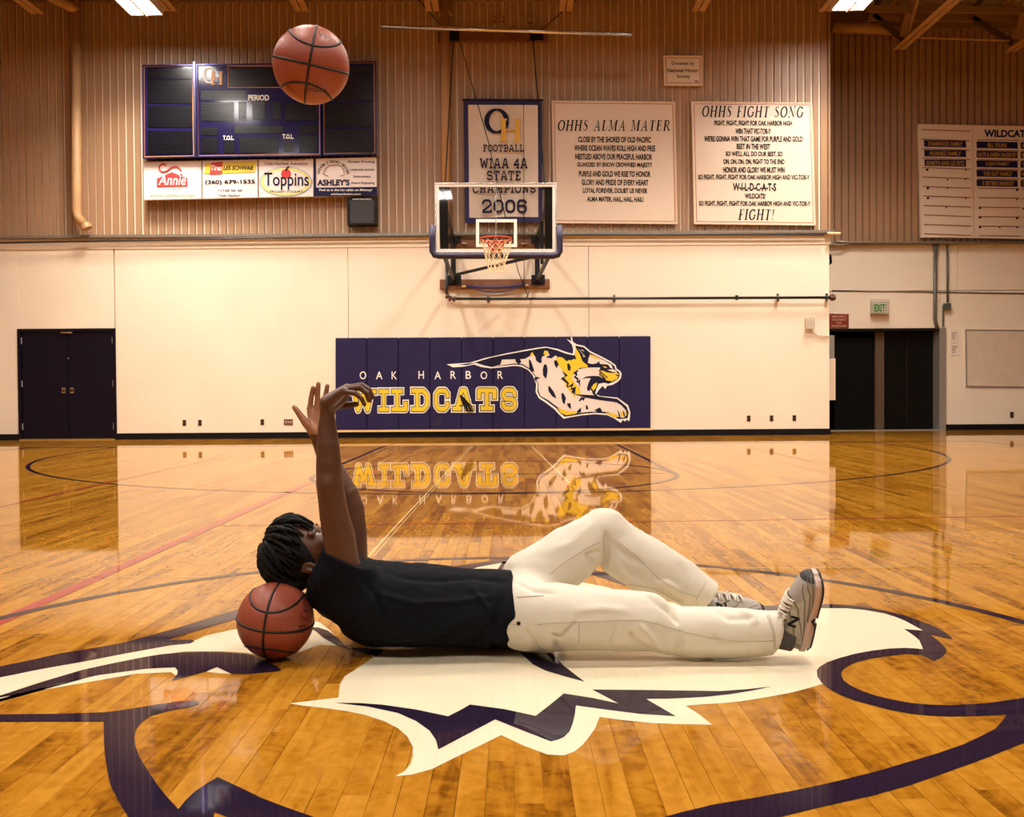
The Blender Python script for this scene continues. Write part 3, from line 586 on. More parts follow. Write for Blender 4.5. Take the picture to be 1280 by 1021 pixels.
for ch, x in zip('OAKHARBOR', (132, 245, 350, 537, 652, 760, 865, 973, 1087)):
    wd = 46 if ch in 'OA' else 38
    yc = 450+ (106 if ch in 'OAK' else 103)/5.565
    text(ch, (z3(x-wd/2), yc-4.9, z3(x+wd/2), yc+4.9), YT, E_WHITE, mt, bold=.008, name='letter')
for ch, a, b, ya, yb_ in (('W', 40, 222, 200, 368), ('I', 240, 312, 197, 364), ('L', 328, 450, 196, 362), ('D', 468, 600, 192, 362), ('C', 618, 740, 192, 360), ('A', 755, 905, 190, 358), ('T', 917, 1070, 190, 356), ('S', 1085, 1210, 188, 356)):
    wd, gl = SLAB[ch]; bx = (z3(a)+1.6, 450+ya/5.565+1.6, z3(b)-1.6, 450+yb_/5.565-1.6)
    for g, m_, dy, nm in ((.10, E_WHITE, 0, 'letter_outline'), (.045, E_NAVY, -.002, 'letter_shadow'), (.010, E_YEL, -.004, 'letter')):
        V, Fc = strokes_geo(gl, .18, g)
        mesh(nm, [P(bx[0]+(u/wd)*(bx[2]-bx[0]), bx[3]+w_*(bx[1]-bx[3]), YT+dy) for u, w_ in V], Fc, m_, mt)
board('mat_patch', rect(543, 522, 551, 531), YM-.004, .004, mat('patch', (.012, .010, .03), .5), mt)
dcl = [(574.5,494),(577,493.5),(583,500),(590,508),(592,514),(586,514.5),(583,513.5),(578,505)]
o = MB().poly([P(x, y, YT-.02) for x, y in dcl], (0, .014, 0)).build('hanging_grip', BLK, base=P(583, 504, YT-.02)); tag(o, 'small black grip with yellow straps hanging across the A of the wall pads', 'grip')
for a, b in (((584, 508), (586.5, 513)), ((587.5, 507), (590.5, 512.5))): MB().bar(P(*a, YT-.024), P(*b, YT-.024), .014, .004).build('strap', E_YEL, o)

# ================================================================ SCOREBOARD and sponsor signs
YS = YW-.32
sb = empty('scoreboard', P(324, 198, YS), 'large dark navy electronic scoreboard with gold trim on the siding', 'scoreboard')
SBN = mat('score_navy', (.012, .010, .065), .13, spec=.6); SBD = mat('score_dark', (.004, .004, .008), .2); TRIM = mat('gold_trim', (.62, .27, .05), .4)
mods = [[(178, 81), (242, 80.5), (244, 196.5), (178.5, 198)], [(245, 80), (401, 78), (401.5, 194.5), (246, 196.5)], [(403, 77.5), (469.5, 76), (470.5, 192.5), (403.5, 194)]]
for cs in mods:
    md = board('module', cs, YS, .28, SBN, sb, bevel=.01)
    frame('module_trim', inset(cs, 1.6), .8, YS-.004, .004, TRIM, md)
    frame('module_rim', cs, 1.4, YS-.03, .03, mat('rim_blue', (.03, .03, .16), .2, metal=.4), md)
MB().box(P(242.3, 80, YS).x, P(245, 80, YS).x, YS-.05, YS-.01, P(244, 197, YS).z, P(244, 78, YS).z).build('joint_post', mat('post_steel', (.12, .10, .16), .25, metal=.9), sb)
q1 = lambda x, y: (160+x/3.765, 60+y/3.765)
def disp(x0, y0, x1, y1, nm='display_window'):
    a, b = q1(x0, y0), q1(x1, y1); d = board(nm, rect(*a, *b), YS-.008, .006, SBD, sb)
    n = max(2, int((b[1]-a[1])/1.6)); mb = MB()
    for k in range(1, n): yy = a[1]+(b[1]-a[1])*k/n; mb.bar(P(a[0]+.3, yy, YS-.010), P(b[0]-.3, yy, YS-.010), .004, .004)
    mb.build('louvre', mat('louvre', (.012, .012, .016), .3), d); tag(d.children[0], kind='stuff')
for r in ((92,150,302,262),(92,272,302,375),(92,390,302,500),(92,95,302,145), (342,200,555,245),(342,255,498,343),(520,252,556,340),(585,250,645,335),(680,252,718,338),(738,255,888,340),
          (342,372,422,412),(342,422,424,495),(452,436,500,495),(500,366,730,402),(525,418,708,492),(735,436,780,488),(808,362,890,402),(806,412,888,490),(478,92,690,180),
          (925,128,1152,245),(925,256,1152,370),(925,380,1152,492),(925,80,1152,120)): disp(*r)
frame('name_window_trim', rect(*q1(470, 84), *q1(900, 186)), .6, YS-.012, .006, TRIM, sb)
gl_, f_ = strokes_geo([_ell(.5,.5,.4,.46)])
place_px(np.array(gl_), f_, (*q1(352, 92), *q1(412, 166)), YS-.014, 'lettering', E_WHITE, sb)
glyph_text('H', SERIF, (*q1(385, 110), *q1(450, 172)), YS-.018, TRIM, sb)
text('PERIOD', (*q1(566, 220), *q1(664, 247)), YS-.016, E_WHITE, sb, bold=.03)
text('T.O.L.', (*q1(447, 412), *q1(499, 433)), YS-.016, E_WHITE, sb, bold=.03); text('T.O.L.', (*q1(727, 405), *q1(780, 427)), YS-.016, E_WHITE, sb, bold=.03)
YP = YW-.22; PW = mat('panel_white', (.90, .80, .76), .35); RED = mat('print_red', (.62, .03, .03), .5)
def sponsor(cs, label, m=PW):
    t = empty('sponsor_sign', P(sum(c[0] for c in cs)/4, cs[2][1], YP), label, 'sign', 'sponsor signs under the scoreboard')
    board('sign_panel', cs, YP, .06, m, t)
    frame('sign_edge', cs, .5, YP-.006, .01, mat('edge_tan', (.35, .22, .14), .5), t); return t
q4 = lambda x, y: (170+x/8, 190+y/8)
s1 = sponsor([(179, 202), (252, 200.5), (252.2, 248.5), (179.5, 250)], 'white sponsor sign with a red barn logo, leftmost under the scoreboard')
decal('barn_logo', [[q4(*p) for p in [(208,265),(360,200),(440,235),(440,218),(462,216),(464,245),(514,262),(514,344),(208,350)]]], YP-.009, RED, s1)
MB().tube([P(*q4(x, y), YP-.01) for x, y in [(300,130),(265,118),(235,140),(232,175),(262,200),(310,190),(350,155),(400,145),(430,160),(450,190)]], .016, 5).build('smoke_curl', RED, s1)
text('Annie', (*q4(222, 228), *q4(500, 330)), YP-.013, E_WHITE, s1, bold=.01, shear=.25)
text('CAFE', (*q4(318, 360), *q4(458, 378)), YP-.01, TRIM, s1); text('anniecafefarm.com', (*q4(140, 418), *q4(600, 445)), YP-.01, TRIM, s1)
s2 = sponsor([(252.6, 200.5), (322.3, 199), (322.5, 247), (252.8, 248.5)], 'white sponsor sign with a yellow and red banner and a phone number')
decal('yellow_banner', [[q4(*p) for p in [(695,112),(1205,95),(1185,202),(680,218)]]], YP-.009, E_YEL, s2)
decal('red_block', [[q4(*p) for p in [(752,108),(868,96),(862,218),(735,226)]]], YP-.012, RED, s2)
text('Tires', (*q4(750, 132), *q4(858, 185)), YP-.015, E_WHITE, s2, bold=.02, shear=.2)
text('LES SCHWAB', (*q4(872, 136), *q4(1170, 180)), YP-.013, BLKT, s2, bold=.03, shear=.25)
text('(360) 679-1535', (*q4(690, 278), *q4(1188, 332)), YP-.01, BLKT, s2, bold=.03, slope=-.6)
text('11720 SR 20', (*q4(822, 372), *q4(1060, 396)), YP-.01, BLKT, s2, bold=.02); text('Oak Harbor', (*q4(826, 422), *q4(1046, 444)), YP-.01, BLKT, s2, bold=.02)
q5 = lambda x, y: (320+x/8, 190+y/8)
s3 = sponsor([(322.9, 199), (391.8, 198), (392, 245.8), (323, 247)], 'white sponsor sign with a yellow oval and a red cherry')
def oval(cx, cy, rx, ry, n=40): return [q5(cx+rx*math.cos(2*math.pi*k/n), cy+ry*math.sin(2*math.pi*k/n)) for k in range(n)]
decal('oval_edge', [oval(298,296,262,146)], YP-.009, mat('oval_blue', (.35,.45,.62), .5), s3); decal('oval_yellow', [oval(298,296,252,138)], YP-.011, mat('oval_yellow', (.85,.75,.25), .5), s3); decal('oval_white', [oval(298,296,222,112)], YP-.013, PW, s3)
decal('cherry', [oval(300,218,50,48,20)], YP-.016, RED, s3); MB().tube([P(*q5(x, y), YP-.02) for x, y in [(298,185),(308,160),(330,140)]], .012, 5).build('cherry_stem', BLKT, s3)
text('Toppins', (*q5(82, 205), *q5(528, 380)), YP-.019, NAVYT, s3, bold=.01)
text('FROZEN YOGURT', (*q5(140, 385), *q5(470, 405)), YP-.015, NAVYT, s3, bold=.01)
text('Proud Supporter of', (*q5(112, 66), *q5(495, 84)), YP-.01, BLKT, s3, bold=.02); text('Oak Harbor Athletics', (*q5(88, 100), *q5(515, 128)), YP-.01, mat('print_purple', (.22,.03,.18), .5), s3, bold=.01)
s4 = sponsor([(392.4, 198), (471, 196), (471.3, 243.5), (392.6, 245.8)], 'white and navy sponsor sign of a shirt printer, rightmost under the scoreboard')
decal('navy_band', [[q5(*p) for p in [(578,356),(1210,348),(1212,438),(578,446)]]], YP-.009, NAVYT, s4)
decal('navy_edge', [[q5(*p) for p in [(578,66),(600,66),(600,400),(578,400)]]], YP-.0095, NAVYT, s4)
text("ASHLEY'S", (*q5(612, 272), *q5(935, 336)), YP-.01, NAVYT, s4, bold=.04)
for i_, (st, y, x0) in enumerate((('Screen Printing', 84, 922), ('Letterman Jackets', 162, 940), ('Embroidery', 232, 974), ('Award Engraving', 296, 950))): text(st, (*q5(x0, y), *q5(1185 if i_ != 2 else 1150, y+30)), YP-.01, NAVYT, s4, bold=.015)
text('Find us in the log cabin on Midway!', (*q5(632, 366), *q5(1160, 398)), YP-.012, E_WHITE, s4, bold=.02); text('ashleysdesign.com', (*q5(750, 410), *q5(1048, 434)), YP-.012, E_WHITE, s4, bold=.02)
MB().tube([P(*q5(x, y), YP-.01) for x, y in [(720,240),(668,218),(690,170),(730,138),(800,128),(850,145),(880,190),(878,235),(840,238)]], .006, 4).build('shirt_outline', BROWN, s4)
ARC = 'CUSTOM T-SHIRT DESIGN'
for k, ch in enumerate(ARC):
    if ch == ' ': continue
    a = math.radians(172-164*k/(len(ARC)-1)); cx, cy = 772+148*math.cos(a), 225-130*math.sin(a)
    v, f = text_geo(ch, .03); v = (v-v.mean(0))*34; rt = a-math.pi/2
    mesh('letter', [P(*q5(cx+p*math.cos(rt)+q*math.sin(rt)*-1, cy-(p*math.sin(rt)+q*math.cos(rt))), YP-.012) for p, q in v], f, BLKT, s4)
spk = empty('wall_speaker', P(452, 281, YW-.2), 'black box speaker below the right end of the scoreboard', 'speaker')
board('cabinet', [(433.5, 247.5), (471, 246), (471.2, 281), (434, 282)], YW-.2, .2, BLK, spk, bevel=.015)
board('grille', [(438, 251), (467.5, 250), (467.5, 278.5), (438, 279)], YW-.212, .012, mat('grille', (.03, .028, .028), .6), spk)
text('DAKTRONICS', (441, 247.9, 464, 249.8), YW-.205, E_WHITE, spk)
for x_, y_ in ((469.6, 254), (469.8, 274)): MB().tube([P(x_, y_, YW-.215), P(x_, y_, YW-.2)], .008, 6).build('screw', ALU, spk)

# ================================================================ BANNER and SONG BOARDS
YN = YW-.10
bn = empty('championship_banner', P(629, 125, YN), 'white cloth football championship banner with navy border behind the hoop', 'banner')
nx, nz = 40, 56; cs = [(579.8, 125.5), (677.5, 126), (678.3, 277.5), (581.5, 279)]
def cloth(name, u0, u1, v0, v1, dy, m):
    V = []; Fc = []
    for j in range(nz+1):
        for i in range(nx+1):
            u = u0+(u1-u0)*i/nx; v = v0+(v1-v0)*j/nz
            x = (cs[0][0]*(1-u)+cs[1][0]*u)*(1-v)+(cs[3][0]*(1-u)+cs[2][0]*u)*v; y = (cs[0][1]*(1-u)+cs[1][1]*u)*(1-v)+(cs[3][1]*(1-u)+cs[2][1]*u)*v
            p = P(x, y, YN-dy); p.y += .03*v*math.sin(u*9+v*6)*(.3+v)+.03*noise.noise(Vector((u*4, v*5, 3)))*v; V.append(p)
    for j in range(nz):
        for i in range(nx): a = j*(nx+1)+i; Fc.append((a, a+nx+1, a+nx+2, a+1))
    return mesh(name, V, Fc, m, bn, smooth=True)
cloth('banner_border', 0, 1, 0, 1, 0, mat('banner_navy', (.018, .02, .11), .7)); cloth('banner_cloth', .055, .945, .035, .955, .006, mat('banner_white', (.80, .70, .60), .7))
MB().tube([P(578, 124.7, YN), P(679, 125.2, YN)], .02, 8).build('banner_rod', NAVYT, bn)
q2 = lambda x, y: (520+x/2.688, 20+y/2.688)
YNt = YN-.055
place_px(np.array(gl_), f_, (*q2(229, 311), *q2(313, 394)), YNt, 'lettering', NAVYT, bn)
glyph_text('H', SERIF, (*q2(277, 345), *q2(358, 422)), YNt-.003, mat('banner_gold', (.80, .48, .05), .5), bn)
for st, bx in (('FOOTBALL', (225, 432, 362, 456)), ('WIAA 4A', (214, 478, 375, 512)), ('STATE', (238, 520, 352, 552)), ('CHAMPIONS', (190, 566, 403, 594)), ('2006', (220, 616, 374, 662))):
    glyph_text(st, SLAB, (*q2(bx[0], bx[1]), *q2(bx[2], bx[3])), YNt, NAVYT, bn, thick=.175, grow=.0)
RLINE = mat('thin_red_print', (.40, .09, .04), .5)
def song_board(name, cs, label, cat='sign', m=SIGNW, t=.05):
    t_ = empty(name, P(sum(c[0] for c in cs)/4, cs[2][1], YW-.06), label, cat)
    board('sign_panel', cs, YW-.06, t, m, t_)
    frame('sign_frame', cs, 1.3, YW-.072, .02, mat('frame_cream', (.78, .60, .42), .4), t_)
    frame('pinstripe', inset(cs, 2.9), .7, YW-.063, .003, RLINE, t_); return t_
q3 = lambda x, y: (680+x/3.556, 60+y/3.556); YL = YW-.066
am = song_board('song_board', [(689.5, 125.5), (844, 126.8), (847, 280), (692, 278.8)], 'cream board lettered with the school song, right beside the hoop')
glyph_text('OHHS ALMA MATER', SERIF, (*q3(58, 320), *q3(566, 368)), YL, BLKT, am, shear=.22, track=.12)
for k, (st, a, b) in enumerate((('CLOSE BY THE SHORES OF OLD PACIFIC',152,475),('WHERE OCEAN WAVES ROLL HIGH AND FREE',134,495),('NESTLED ABOVE OUR PEACEFUL HARBOR',139,481),('GUARDED BY SNOW CROWNED MAJESTY',147,482),('PURPLE AND GOLD WE RISE TO HONOR',155,474),('GLORY AND PRIDE OF EVERY HEART',167,464),('LOYAL FOREVER, DOUBT US NEVER',173,460),('ALMA MATER, HAIL, HAIL, HAIL!',191,442))):
    y = 406+k*38.1; text(st, (*q3(a, y-13), *q3(b, y+13)), YL, BLKT, am, bold=.032, slope=.6)
fs = song_board('song_board', [(864.3, 126.5), (1015.5, 128.2), (1019.8, 281.6), (867.6, 280)], 'cream board lettered with the fight song, rightmost of the two song boards')
glyph_text('OHHS FIGHT SONG', SERIF, (*q3(700, 256), *q3(1157, 306)), YL, BLKT, fs, shear=.22, track=.12, slope=1)
for st, a, b, y, h in (('FIGHT, FIGHT, FIGHT FOR OAK HARBOR HIGH',757,1103,335,13),('WIN THAT VIC-TOR-Y',851,1009,369,13),("WE'RE GONNA WIN THAT GAME FOR PURPLE AND GOLD",712,1150,403,13),('BEST IN THE WEST',857,1005,437,13),("SO WE'LL ALL DO OUR BEST, SO",808,1061,471,13),('ON, ON, ON, ON, FIGHT TO THE END',797,1069,506,13),('HONOR AND GLORY WE MUST WIN',797,1070,541,13),('SO FIGHT, FIGHT, FIGHT FOR OAK HARBOR HIGH AND VIC-TOR-Y',685,1181,575,13),('W-I-L-D-C-A-T-S',840,1032,617,18),('WILDCATS!',893,984,657,12),('SO FIGHT, FIGHT, FIGHT FOR OAK HARBOR HIGH AND VIC-TOR-Y',689,1185,692,13)):
    text(st, (*q3(a, y-h), *q3(b, y+h)), YL, BLKT, fs, bold=.032, slope=.4)
glyph_text('FIGHT!', SERIF, (*q3(862, 716), *q3(1028, 764)), YL, BLKT, fs, shear=.22, track=.12)
pq = song_board('donor_plaque', [(829.2, 69), (877.7, 69.4), (878.3, 107), (830.2, 106.6)], 'small cream donor plaque above the two song boards', 'plaque')
for st, bx in (('Donated by', (568,60,668,80)), ('National Honor', (549,90,686,108)), ('Society', (590,118,650,137)), ('1998', (668,144,686,152))):
    text(st, (*q3(bx[0], bx[1]), *q3(bx[2], bx[3])), YL, BLKT, pq, bold=.01)

# ================================================================ DONOR BOARD on the recessed wall
YD = YR-.06; q6 = lambda x, y: (1140+x/6.38, 145+y/6.38)
db = empty('donor_board', P(1240, 298, YD), 'wide cream board of navy donor name strips at the right', 'board')
for nm, cs_ in (('board_panel', [(46,62),(478,72),(492,972),(72,968)]), ('board_panel', [(480,72),(1500,92),(1500,992),(494,972)])):
    cc = [q6(*p) for p in cs_]; board(nm, cc, YD, .06, SIGNW, db); frame('board_rim', cc, .8, YD-.01, .012, MATS['frame_cream'], db)
SLOT = mat('slot_brown', (.30, .11, .05), .5)
for col, x0, x1, y0 in ((0, 76, 460, 108), (1, 520, 855, 190), (2, 868, 1200, 196)):
    for k in range(12 if col == 0 else 11):
        y = y0+k*75.5+(8 if col and k else 0)
        dx = k*2
        MB().bar(P(*q6(x0+dx, y), YD-.006), P(*q6(x1+dx*.5, y+14 if col == 0 else y+4), YD-.006), .012, .014).build('slot', SLOT, db)
names0 = [('STANWOOD FAMILY', 128, 405), ('NUANEZ FAMILY', 140, 392), ('GARETH AND LIZ RITZ', 112, 420)]
for k, (st, a, b) in enumerate(names0):
    y = 192+k*76.5; board('name_strip', [q6(96+k*2, y), q6(430, y+6), q6(432, y+58), q6(98+k*2, y+52)], YD-.008, .01, NAVYT, db)
    text(st, (*q6(a, y+12), *q6(b, y+46)), YD-.012, GOLD, db, bold=.03, slope=.5)
names1 = [('BILL YOUNG', 605, 755), ('NATE & SABEN SALISBURY', 525, 840), ('LUJAN FAMILY', 590, 775), ('THE GUY FAMILY', 568, 800), ('3 SISTERS MARKET', 560, 815)]
for k, (st, a, b) in enumerate(names1):
    y = 202+k*76; board('name_strip', [q6(516, y), q6(842, y+6), q6(844, y+58), q6(518, y+52)], YD-.008, .01, NAVYT, db)
    text(st, (*q6(a, y+12), *q6(b, y+46)), YD-.012, GOLD, db, bold=.03, slope=.5)
    board('name_strip', [q6(868, y+6), q6(1200, y+12), q6(1200, y+64), q6(868, y+58)], YD-.008, .01, NAVYT, db)
    text(['ARNOLD', 'ISLAND', 'TERRY', 'MOORE', 'CASCADE'][k][:1], (*q6(878, y+16), *q6(900, y+50)), YD-.012, GOLD, db, bold=.03)
text('WILDCAT BOOSTERS', (*q6(576, 108), *q6(1270, 168)), YD-.008, NAVYT, db, bold=.04, slope=1)
for x_, y_ in ((122,428),(428,430),(285,508),(428,504),(126,576),(284,574),(128,654),(428,655),(274,728),(838,588),(835,665),(542,732),(888,740),(542,808),(838,815),(542,886),(700,888),(836,890)):
    o_ = MB().tube([P(*q6(x_, y_), YD-.012), P(*q6(x_, y_), YD)], .026 if x_ < 140 or x_ in (542, 838) else .016, 7).build('clip', BLK, db)

# ================================================================ SMALL WALL THINGS
# green exit sign behind a wire guard
ex = empty('exit_sign', P(1099, 394, YR), 'white exit sign with green letters in a wire guard', 'exit sign')
board('sign_box', [(1090, 376), (1110, 377), (1110, 392), (1090, 391.5)], YR-.12, .1, mat('exit_white', (.75, .72, .62), .4), ex)
text('EXIT', (1093, 380, 1106.5, 389.5), YR-.125, mat('exit_green', (.02, .35, .03), .4, emit=.12), ex, bold=.04)
mb = MB()
for k in range(8): x_ = 1088.5+k*3.2; mb.tube([P(x_, 374.5, YR), P(x_, 374.5, YR-.18), P(x_, 394.5, YR-.18), P(x_, 394.5, YR)], .0035, 4)
for k in range(7): y_ = 374.5+k*3.3; mb.tube([P(1088.5, y_, YR-.18), P(1111, y_, YR-.18)], .0035, 4)
mb.build('wire_guard', mat('guard', (.35, .26, .2), .4, metal=.7), ex)
o = board('warning_sign', [(1037, 392), (1061, 392.5), (1061, 410), (1037, 409.5)], YR-.02, .02, mat('sign_red', (.22, .018, .012), .5)); tag(o, 'small dark red warning sign above the open doorway', 'sign'); o['_b'] = (0, 0, 0)
for k, st in enumerate(('EMERGENCY', 'DISCONNECT', 'FOR', 'BLEACHERS')): hw = 3 if st == 'FOR' else 9.3; text(st, (1049-hw, 394.3+k*3.9, 1049+hw, 396.9+k*3.9), YR-.025, mat('sign_cream', (.6, .35, .2), .5), o, bold=.02)
st_ = empty('strobe_box', P(1012, 411, YW), 'small caged alarm box on the cream wall left of the doorway', 'alarm')
board('alarm_body', [(1007.5, 398.5), (1016, 398.5), (1017, 410.5), (1008, 410.5)], YW-.08, .08, mat('alarm_white', (.7, .6, .45), .4), st_)
mb = MB()
for k in range(4): mb.tube([P(1006+k*3.8, 397, YW), P(1006+k*3.8, 397, YW-.12), P(1006.5+k*3.8, 411.5, YW-.12), P(1006.5+k*3.8, 411.5, YW)], .004, 4)
for y_ in (397, 404, 411.5): mb.tube([P(1006, y_, YW-.12), P(1017.4, y_, YW-.12)], .004, 4)
mb.build('wire_guard', GREY, st_)
MB().tube([P(1014, 411, YW-.03), P(1016, 416, YW-.03), P(1022, 419.5, YW-.03), P(1036.5, 420.3, YW-.03)], .013, 6).build('conduit', mat('conduit_tan', (.55, .40, .28), .4), st_)
sp_ = empty('utility_cabinet', (XE+.05, YW+.5, P(1040, 500, YW+.4).z), 'pale access panel with grey box on the end of the cream wall by the doorway', 'cabinet')
box('conduit_box', XE, XE+.19, YW+.3, YW+.5, P(1040, 448, YW+.3).z, P(1040, 419, YW+.3).z, GREY, sp_)
box('access_panel', XE, XE+.21, YW+.3, YW+.45, P(1040, 500, YW+.3).z, P(1040, 448, YW+.3).z, SIGNW, sp_)
# outlets
PLATE = mat('outlet_plate', (.16, .09, .05), .35, metal=.3)
def outlet(px, py, label, Y=YW, wpx=4.6, hpx=7.4, name='wall_outlet', cat='outlet'):
    t = empty(name, P(px, py, Y), label, cat, 'outlets along the cream wall' if cat == 'outlet' else None)
    board('cover_plate', rect(px-wpx/2, py-hpx/2, px+wpx/2, py+hpx/2), Y-.008, .01, PLATE, t, bevel=.003)
    for s in (-1, 1): board('socket', rect(px-wpx*.26, py+s*1.7-1.1, px+wpx*.26, py+s*1.7+1.1), Y-.012, .006, BLK, t)
for px, py, nm in ((230.3,528.5,'first wall outlet to the right of the navy double door'),(249.8,528.3,'second wall outlet to the right of the navy double door'),(327.8,527.6,'wall outlet below and left of the raised open hand'),
                   (936,523,'leftmost of the three outlets right of the wall pads'),(964.5,522.8,'middle of the three outlets right of the wall pads'),(993,522.5,'rightmost of the three outlets right of the wall pads')): outlet(px, py, nm)
outlet(1265, 518.5, 'lone wall outlet under the whiteboard at the far right', YR)
jk = empty('jack_plate', P(360, 531, YW), 'wide dark jack plate low on the wall beside the raised hand', 'wall plate')
board('cover_plate', rect(354.8, 523.8, 366, 531.2), YW-.01, .012, PLATE, jk, bevel=.003)
for k in range(3): board('jack', rect(356.3+k*3.2, 526, 358.6+k*3.2, 529), YW-.014, .006, mat('jack_pink', (.45, .28, .22), .4), jk)
# papers, whiteboard
for cs_, nm in (([(1188, 412), (1198, 412.3), (1198, 428), (1188, 427.5)], 'upper small paper notice beside the whiteboard'), ([(1187, 429), (1199.5, 429.3), (1199.5, 444.5), (1187, 444)], 'lower paper notice beside the whiteboard')):
    o = board('paper_notice', cs_, YR-.012, .006, mat('paper', (.82, .70, .58), .6)); tag(o, nm, 'notice'); o['_b'] = (0, 0, 0)
    cx = sum(c[0] for c in cs_)/4; cy = sum(c[1] for c in cs_)/4
    mb = MB()
    for k in range(4): mb.bar(P(cx-3, cy-4+k*2.6, YR-.016), P(cx+3-k, cy-4+k*2.6, YR-.016), .006, .012)
    mb.build('print_marks', mat('grey_print', (.25, .18, .14), .6), o)
wbd = empty('whiteboard', P(1250, 483, YR), 'framed whiteboard on the recessed wall at the far right edge', 'whiteboard')
cs_ = [(1207, 411.5), (1330, 412.5), (1330, 484.5), (1207.8, 483.3)]
board('writing_surface', cs_, YR-.02, .02, mat('wb_face', (.68, .55, .42), .3, noise_amt=.06, noise_scale=5), wbd); frame('board_frame', cs_, 1.3, YR-.03, .03, GREY, wbd)
# conduits and cables on the recessed wall
CND = mat('conduit_grey', (.16, .15, .12), .4, metal=.4)
def conduit(pts, r, label, Y, m=CND, name='conduit', cat='conduit'):
    o = MB().tube([P(x, y, Y) for x, y in pts], r, 7).build(name, m, base=P(*pts[0], Y), smooth=True); return tag(o, label, cat)
o = conduit([(1169, 304), (1168.5, 400), (1172, 411)], .035, 'dark vertical cable bundle running down to the doorway corner', YR-.075, name='cable_bundle', cat='cable')
for dx in (-4, 4, 8): MB().tube([P(1169+dx*.8, 300, YR-.07), P(1168.7+dx*.3, 316, YR-.06), P(1168.7, 324, YR-.05)], .012, 5).build('cable', CND, o)
o = conduit([(1184, 304), (1184.5, 378)], .022, 'thin vertical conduit ending in a small box left of the whiteboard', YR-.05)
MB().tube([P(1184, 381, YR-.04), P(1179, 382, YR-.04), P(1178.8, 408, YR-.04)], .02, 7).build('conduit_drop', CND, o); board('conduit_box', rect(1181, 379, 1189, 387), YR-.09, .09, mat('dark_grey', (.08, .09, .07), .4), o)
conduit([(1040, 363), (1285, 367)], .012, 'thin dark conduit along the recessed wall at its panel joint', YR-.012)
o = conduit([(1045, 301.5), (1056, 302.5), (1285, 303.8)], .022, 'long grey conduit along the ledge of the recessed wall', YR-.14, GREY)
MB().tube([P(1038, 305.5, YR-.16), P(1052, 306, YR-.16), P(1060, 304.5, YR-.12)], .02, 6).build('conduit_bend', GREY, o)
conduit([(-5, 303.6), (300, 297.8), (640, 293.5), (1030, 293.4)], .018, 'long thin conduit along the ledge of the cream wall', YW-.145, mat('dark_line', (.06, .055, .05), .35))
o = MB().tube([P(1034, 291.8, YW-.14), P(1050.5, 292, YW-.14)], .03, 8).build('bracket_arm', mat('tan_pale', (.7, .5, .3), .4), base=P(1043, 292, YW-.12)); tag(o, 'short tan bracket sticking out at the right end of the ledge', 'bracket')
hz_ = P(1038, 325, YW+.3).z
o = MB().tube([(XE-.01, YW+.35, hz_+.14), (XE+.12, YW+.32, hz_+.08), (XE+.13, YW+.32, hz_-.04), (XE-.01, YW+.35, hz_-.14)], .03, 8).build('side_hook', BLK, base=(XE, YW+.35, hz_)); tag(o, 'black hook fixed to the end of the cream wall', 'hook')

for px, py, w_, h_, nm in ((618, 23.5, 4, 6, 'left one of two tiny boxes on the siding above the hanging rail'), (627, 23.5, 5, 6, 'right one of two tiny boxes on the siding above the hanging rail'), (662.5, 24, 5, 8, 'small dark cover plate on the siding above the right hoop bracket')):
    t = empty('junction_box', P(px, py, YW), nm, 'junction box'); board('box_body', rect(px-w_/2, py-h_/2, px+w_/2, py+h_/2), YW-.04, .06, BROWN, t); board('box_lid', rect(px-w_/2+.8, py-h_/2+.8, px+w_/2-.8, py+h_/2-.8), YW-.05, .012, TANM, t)
# ================================================================ BASKETBALL HOOP on its wall frame
bx_ = lambda px: P(px, 400, YB).x
hp = empty('basketball_hoop', P(620, 355, YW), 'wall mounted basketball hoop with glass backboard and navy edge padding', 'basketball hoop')
q7 = lambda x, y: (520+x/5.67, 210+y/5.67)
gcs = [(543.5, 228.3), (695.5, 228.3), (695.5, 316), (544.5, 316)]
glass = bpy.data.materials.new('backboard_glass'); glass.use_nodes = True; nt = glass.node_tree; nt.nodes.clear()
out = nt.nodes.new('ShaderNodeOutputMaterial'); tr = nt.nodes.new('ShaderNodeBsdfTransparent'); gs = nt.nodes.new('ShaderNodeBsdfGlossy'); mxn = nt.nodes.new('ShaderNodeMixShader'); fn = nt.nodes.new('ShaderNodeFresnel')
tr.inputs[0].default_value = (.93, .93, .92, 1); gs.inputs['Roughness'].default_value = .03; fn.inputs[0].default_value = 1.5
nt.links.new(fn.outputs[0], mxn.inputs[0]); nt.links.new(tr.outputs[0], mxn.inputs[1]); nt.links.new(gs.outputs[0], mxn.inputs[2]); nt.links.new(mxn.outputs[0], out.inputs[0])
board('glass_pane', inset(gcs, 2), YB+.005, .012, glass, hp)
bf = frame('board_frame', gcs, 4.9, YB-.005, .045, mat('frame_grey_white', (.72, .66, .58), .4), hp)
frame('frame_edge', gcs, 1.2, YB-.012, .01, ALU, bf)
frame('target_square', [q7(425, 362), q7(716, 362), q7(716, 560), q7(425, 560)], 3.9, YB-.002, .006, mat('target_white', (.85, .80, .72), .4), hp)
MB().bar(P(620, 232, YB), P(620, 312, YB), .010, .012).build('pane_joint', ALU, hp)
PADN = mat('pad_navy', (.018, .012, .045), .5)
pa = [q7(120, 405), q7(116, 500), q7(116, 590), q7(132, 616), q7(165, 622), q7(560, 622), q7(975, 622), q7(1005, 614), q7(1018, 590), q7(1018, 500), q7(1016, 405)]
mb = MB(); mb.tube([P(x, y, YB-.01) for x, y in pa], .048, 10); mb.build('edge_padding', PADN, hp, smooth=True)
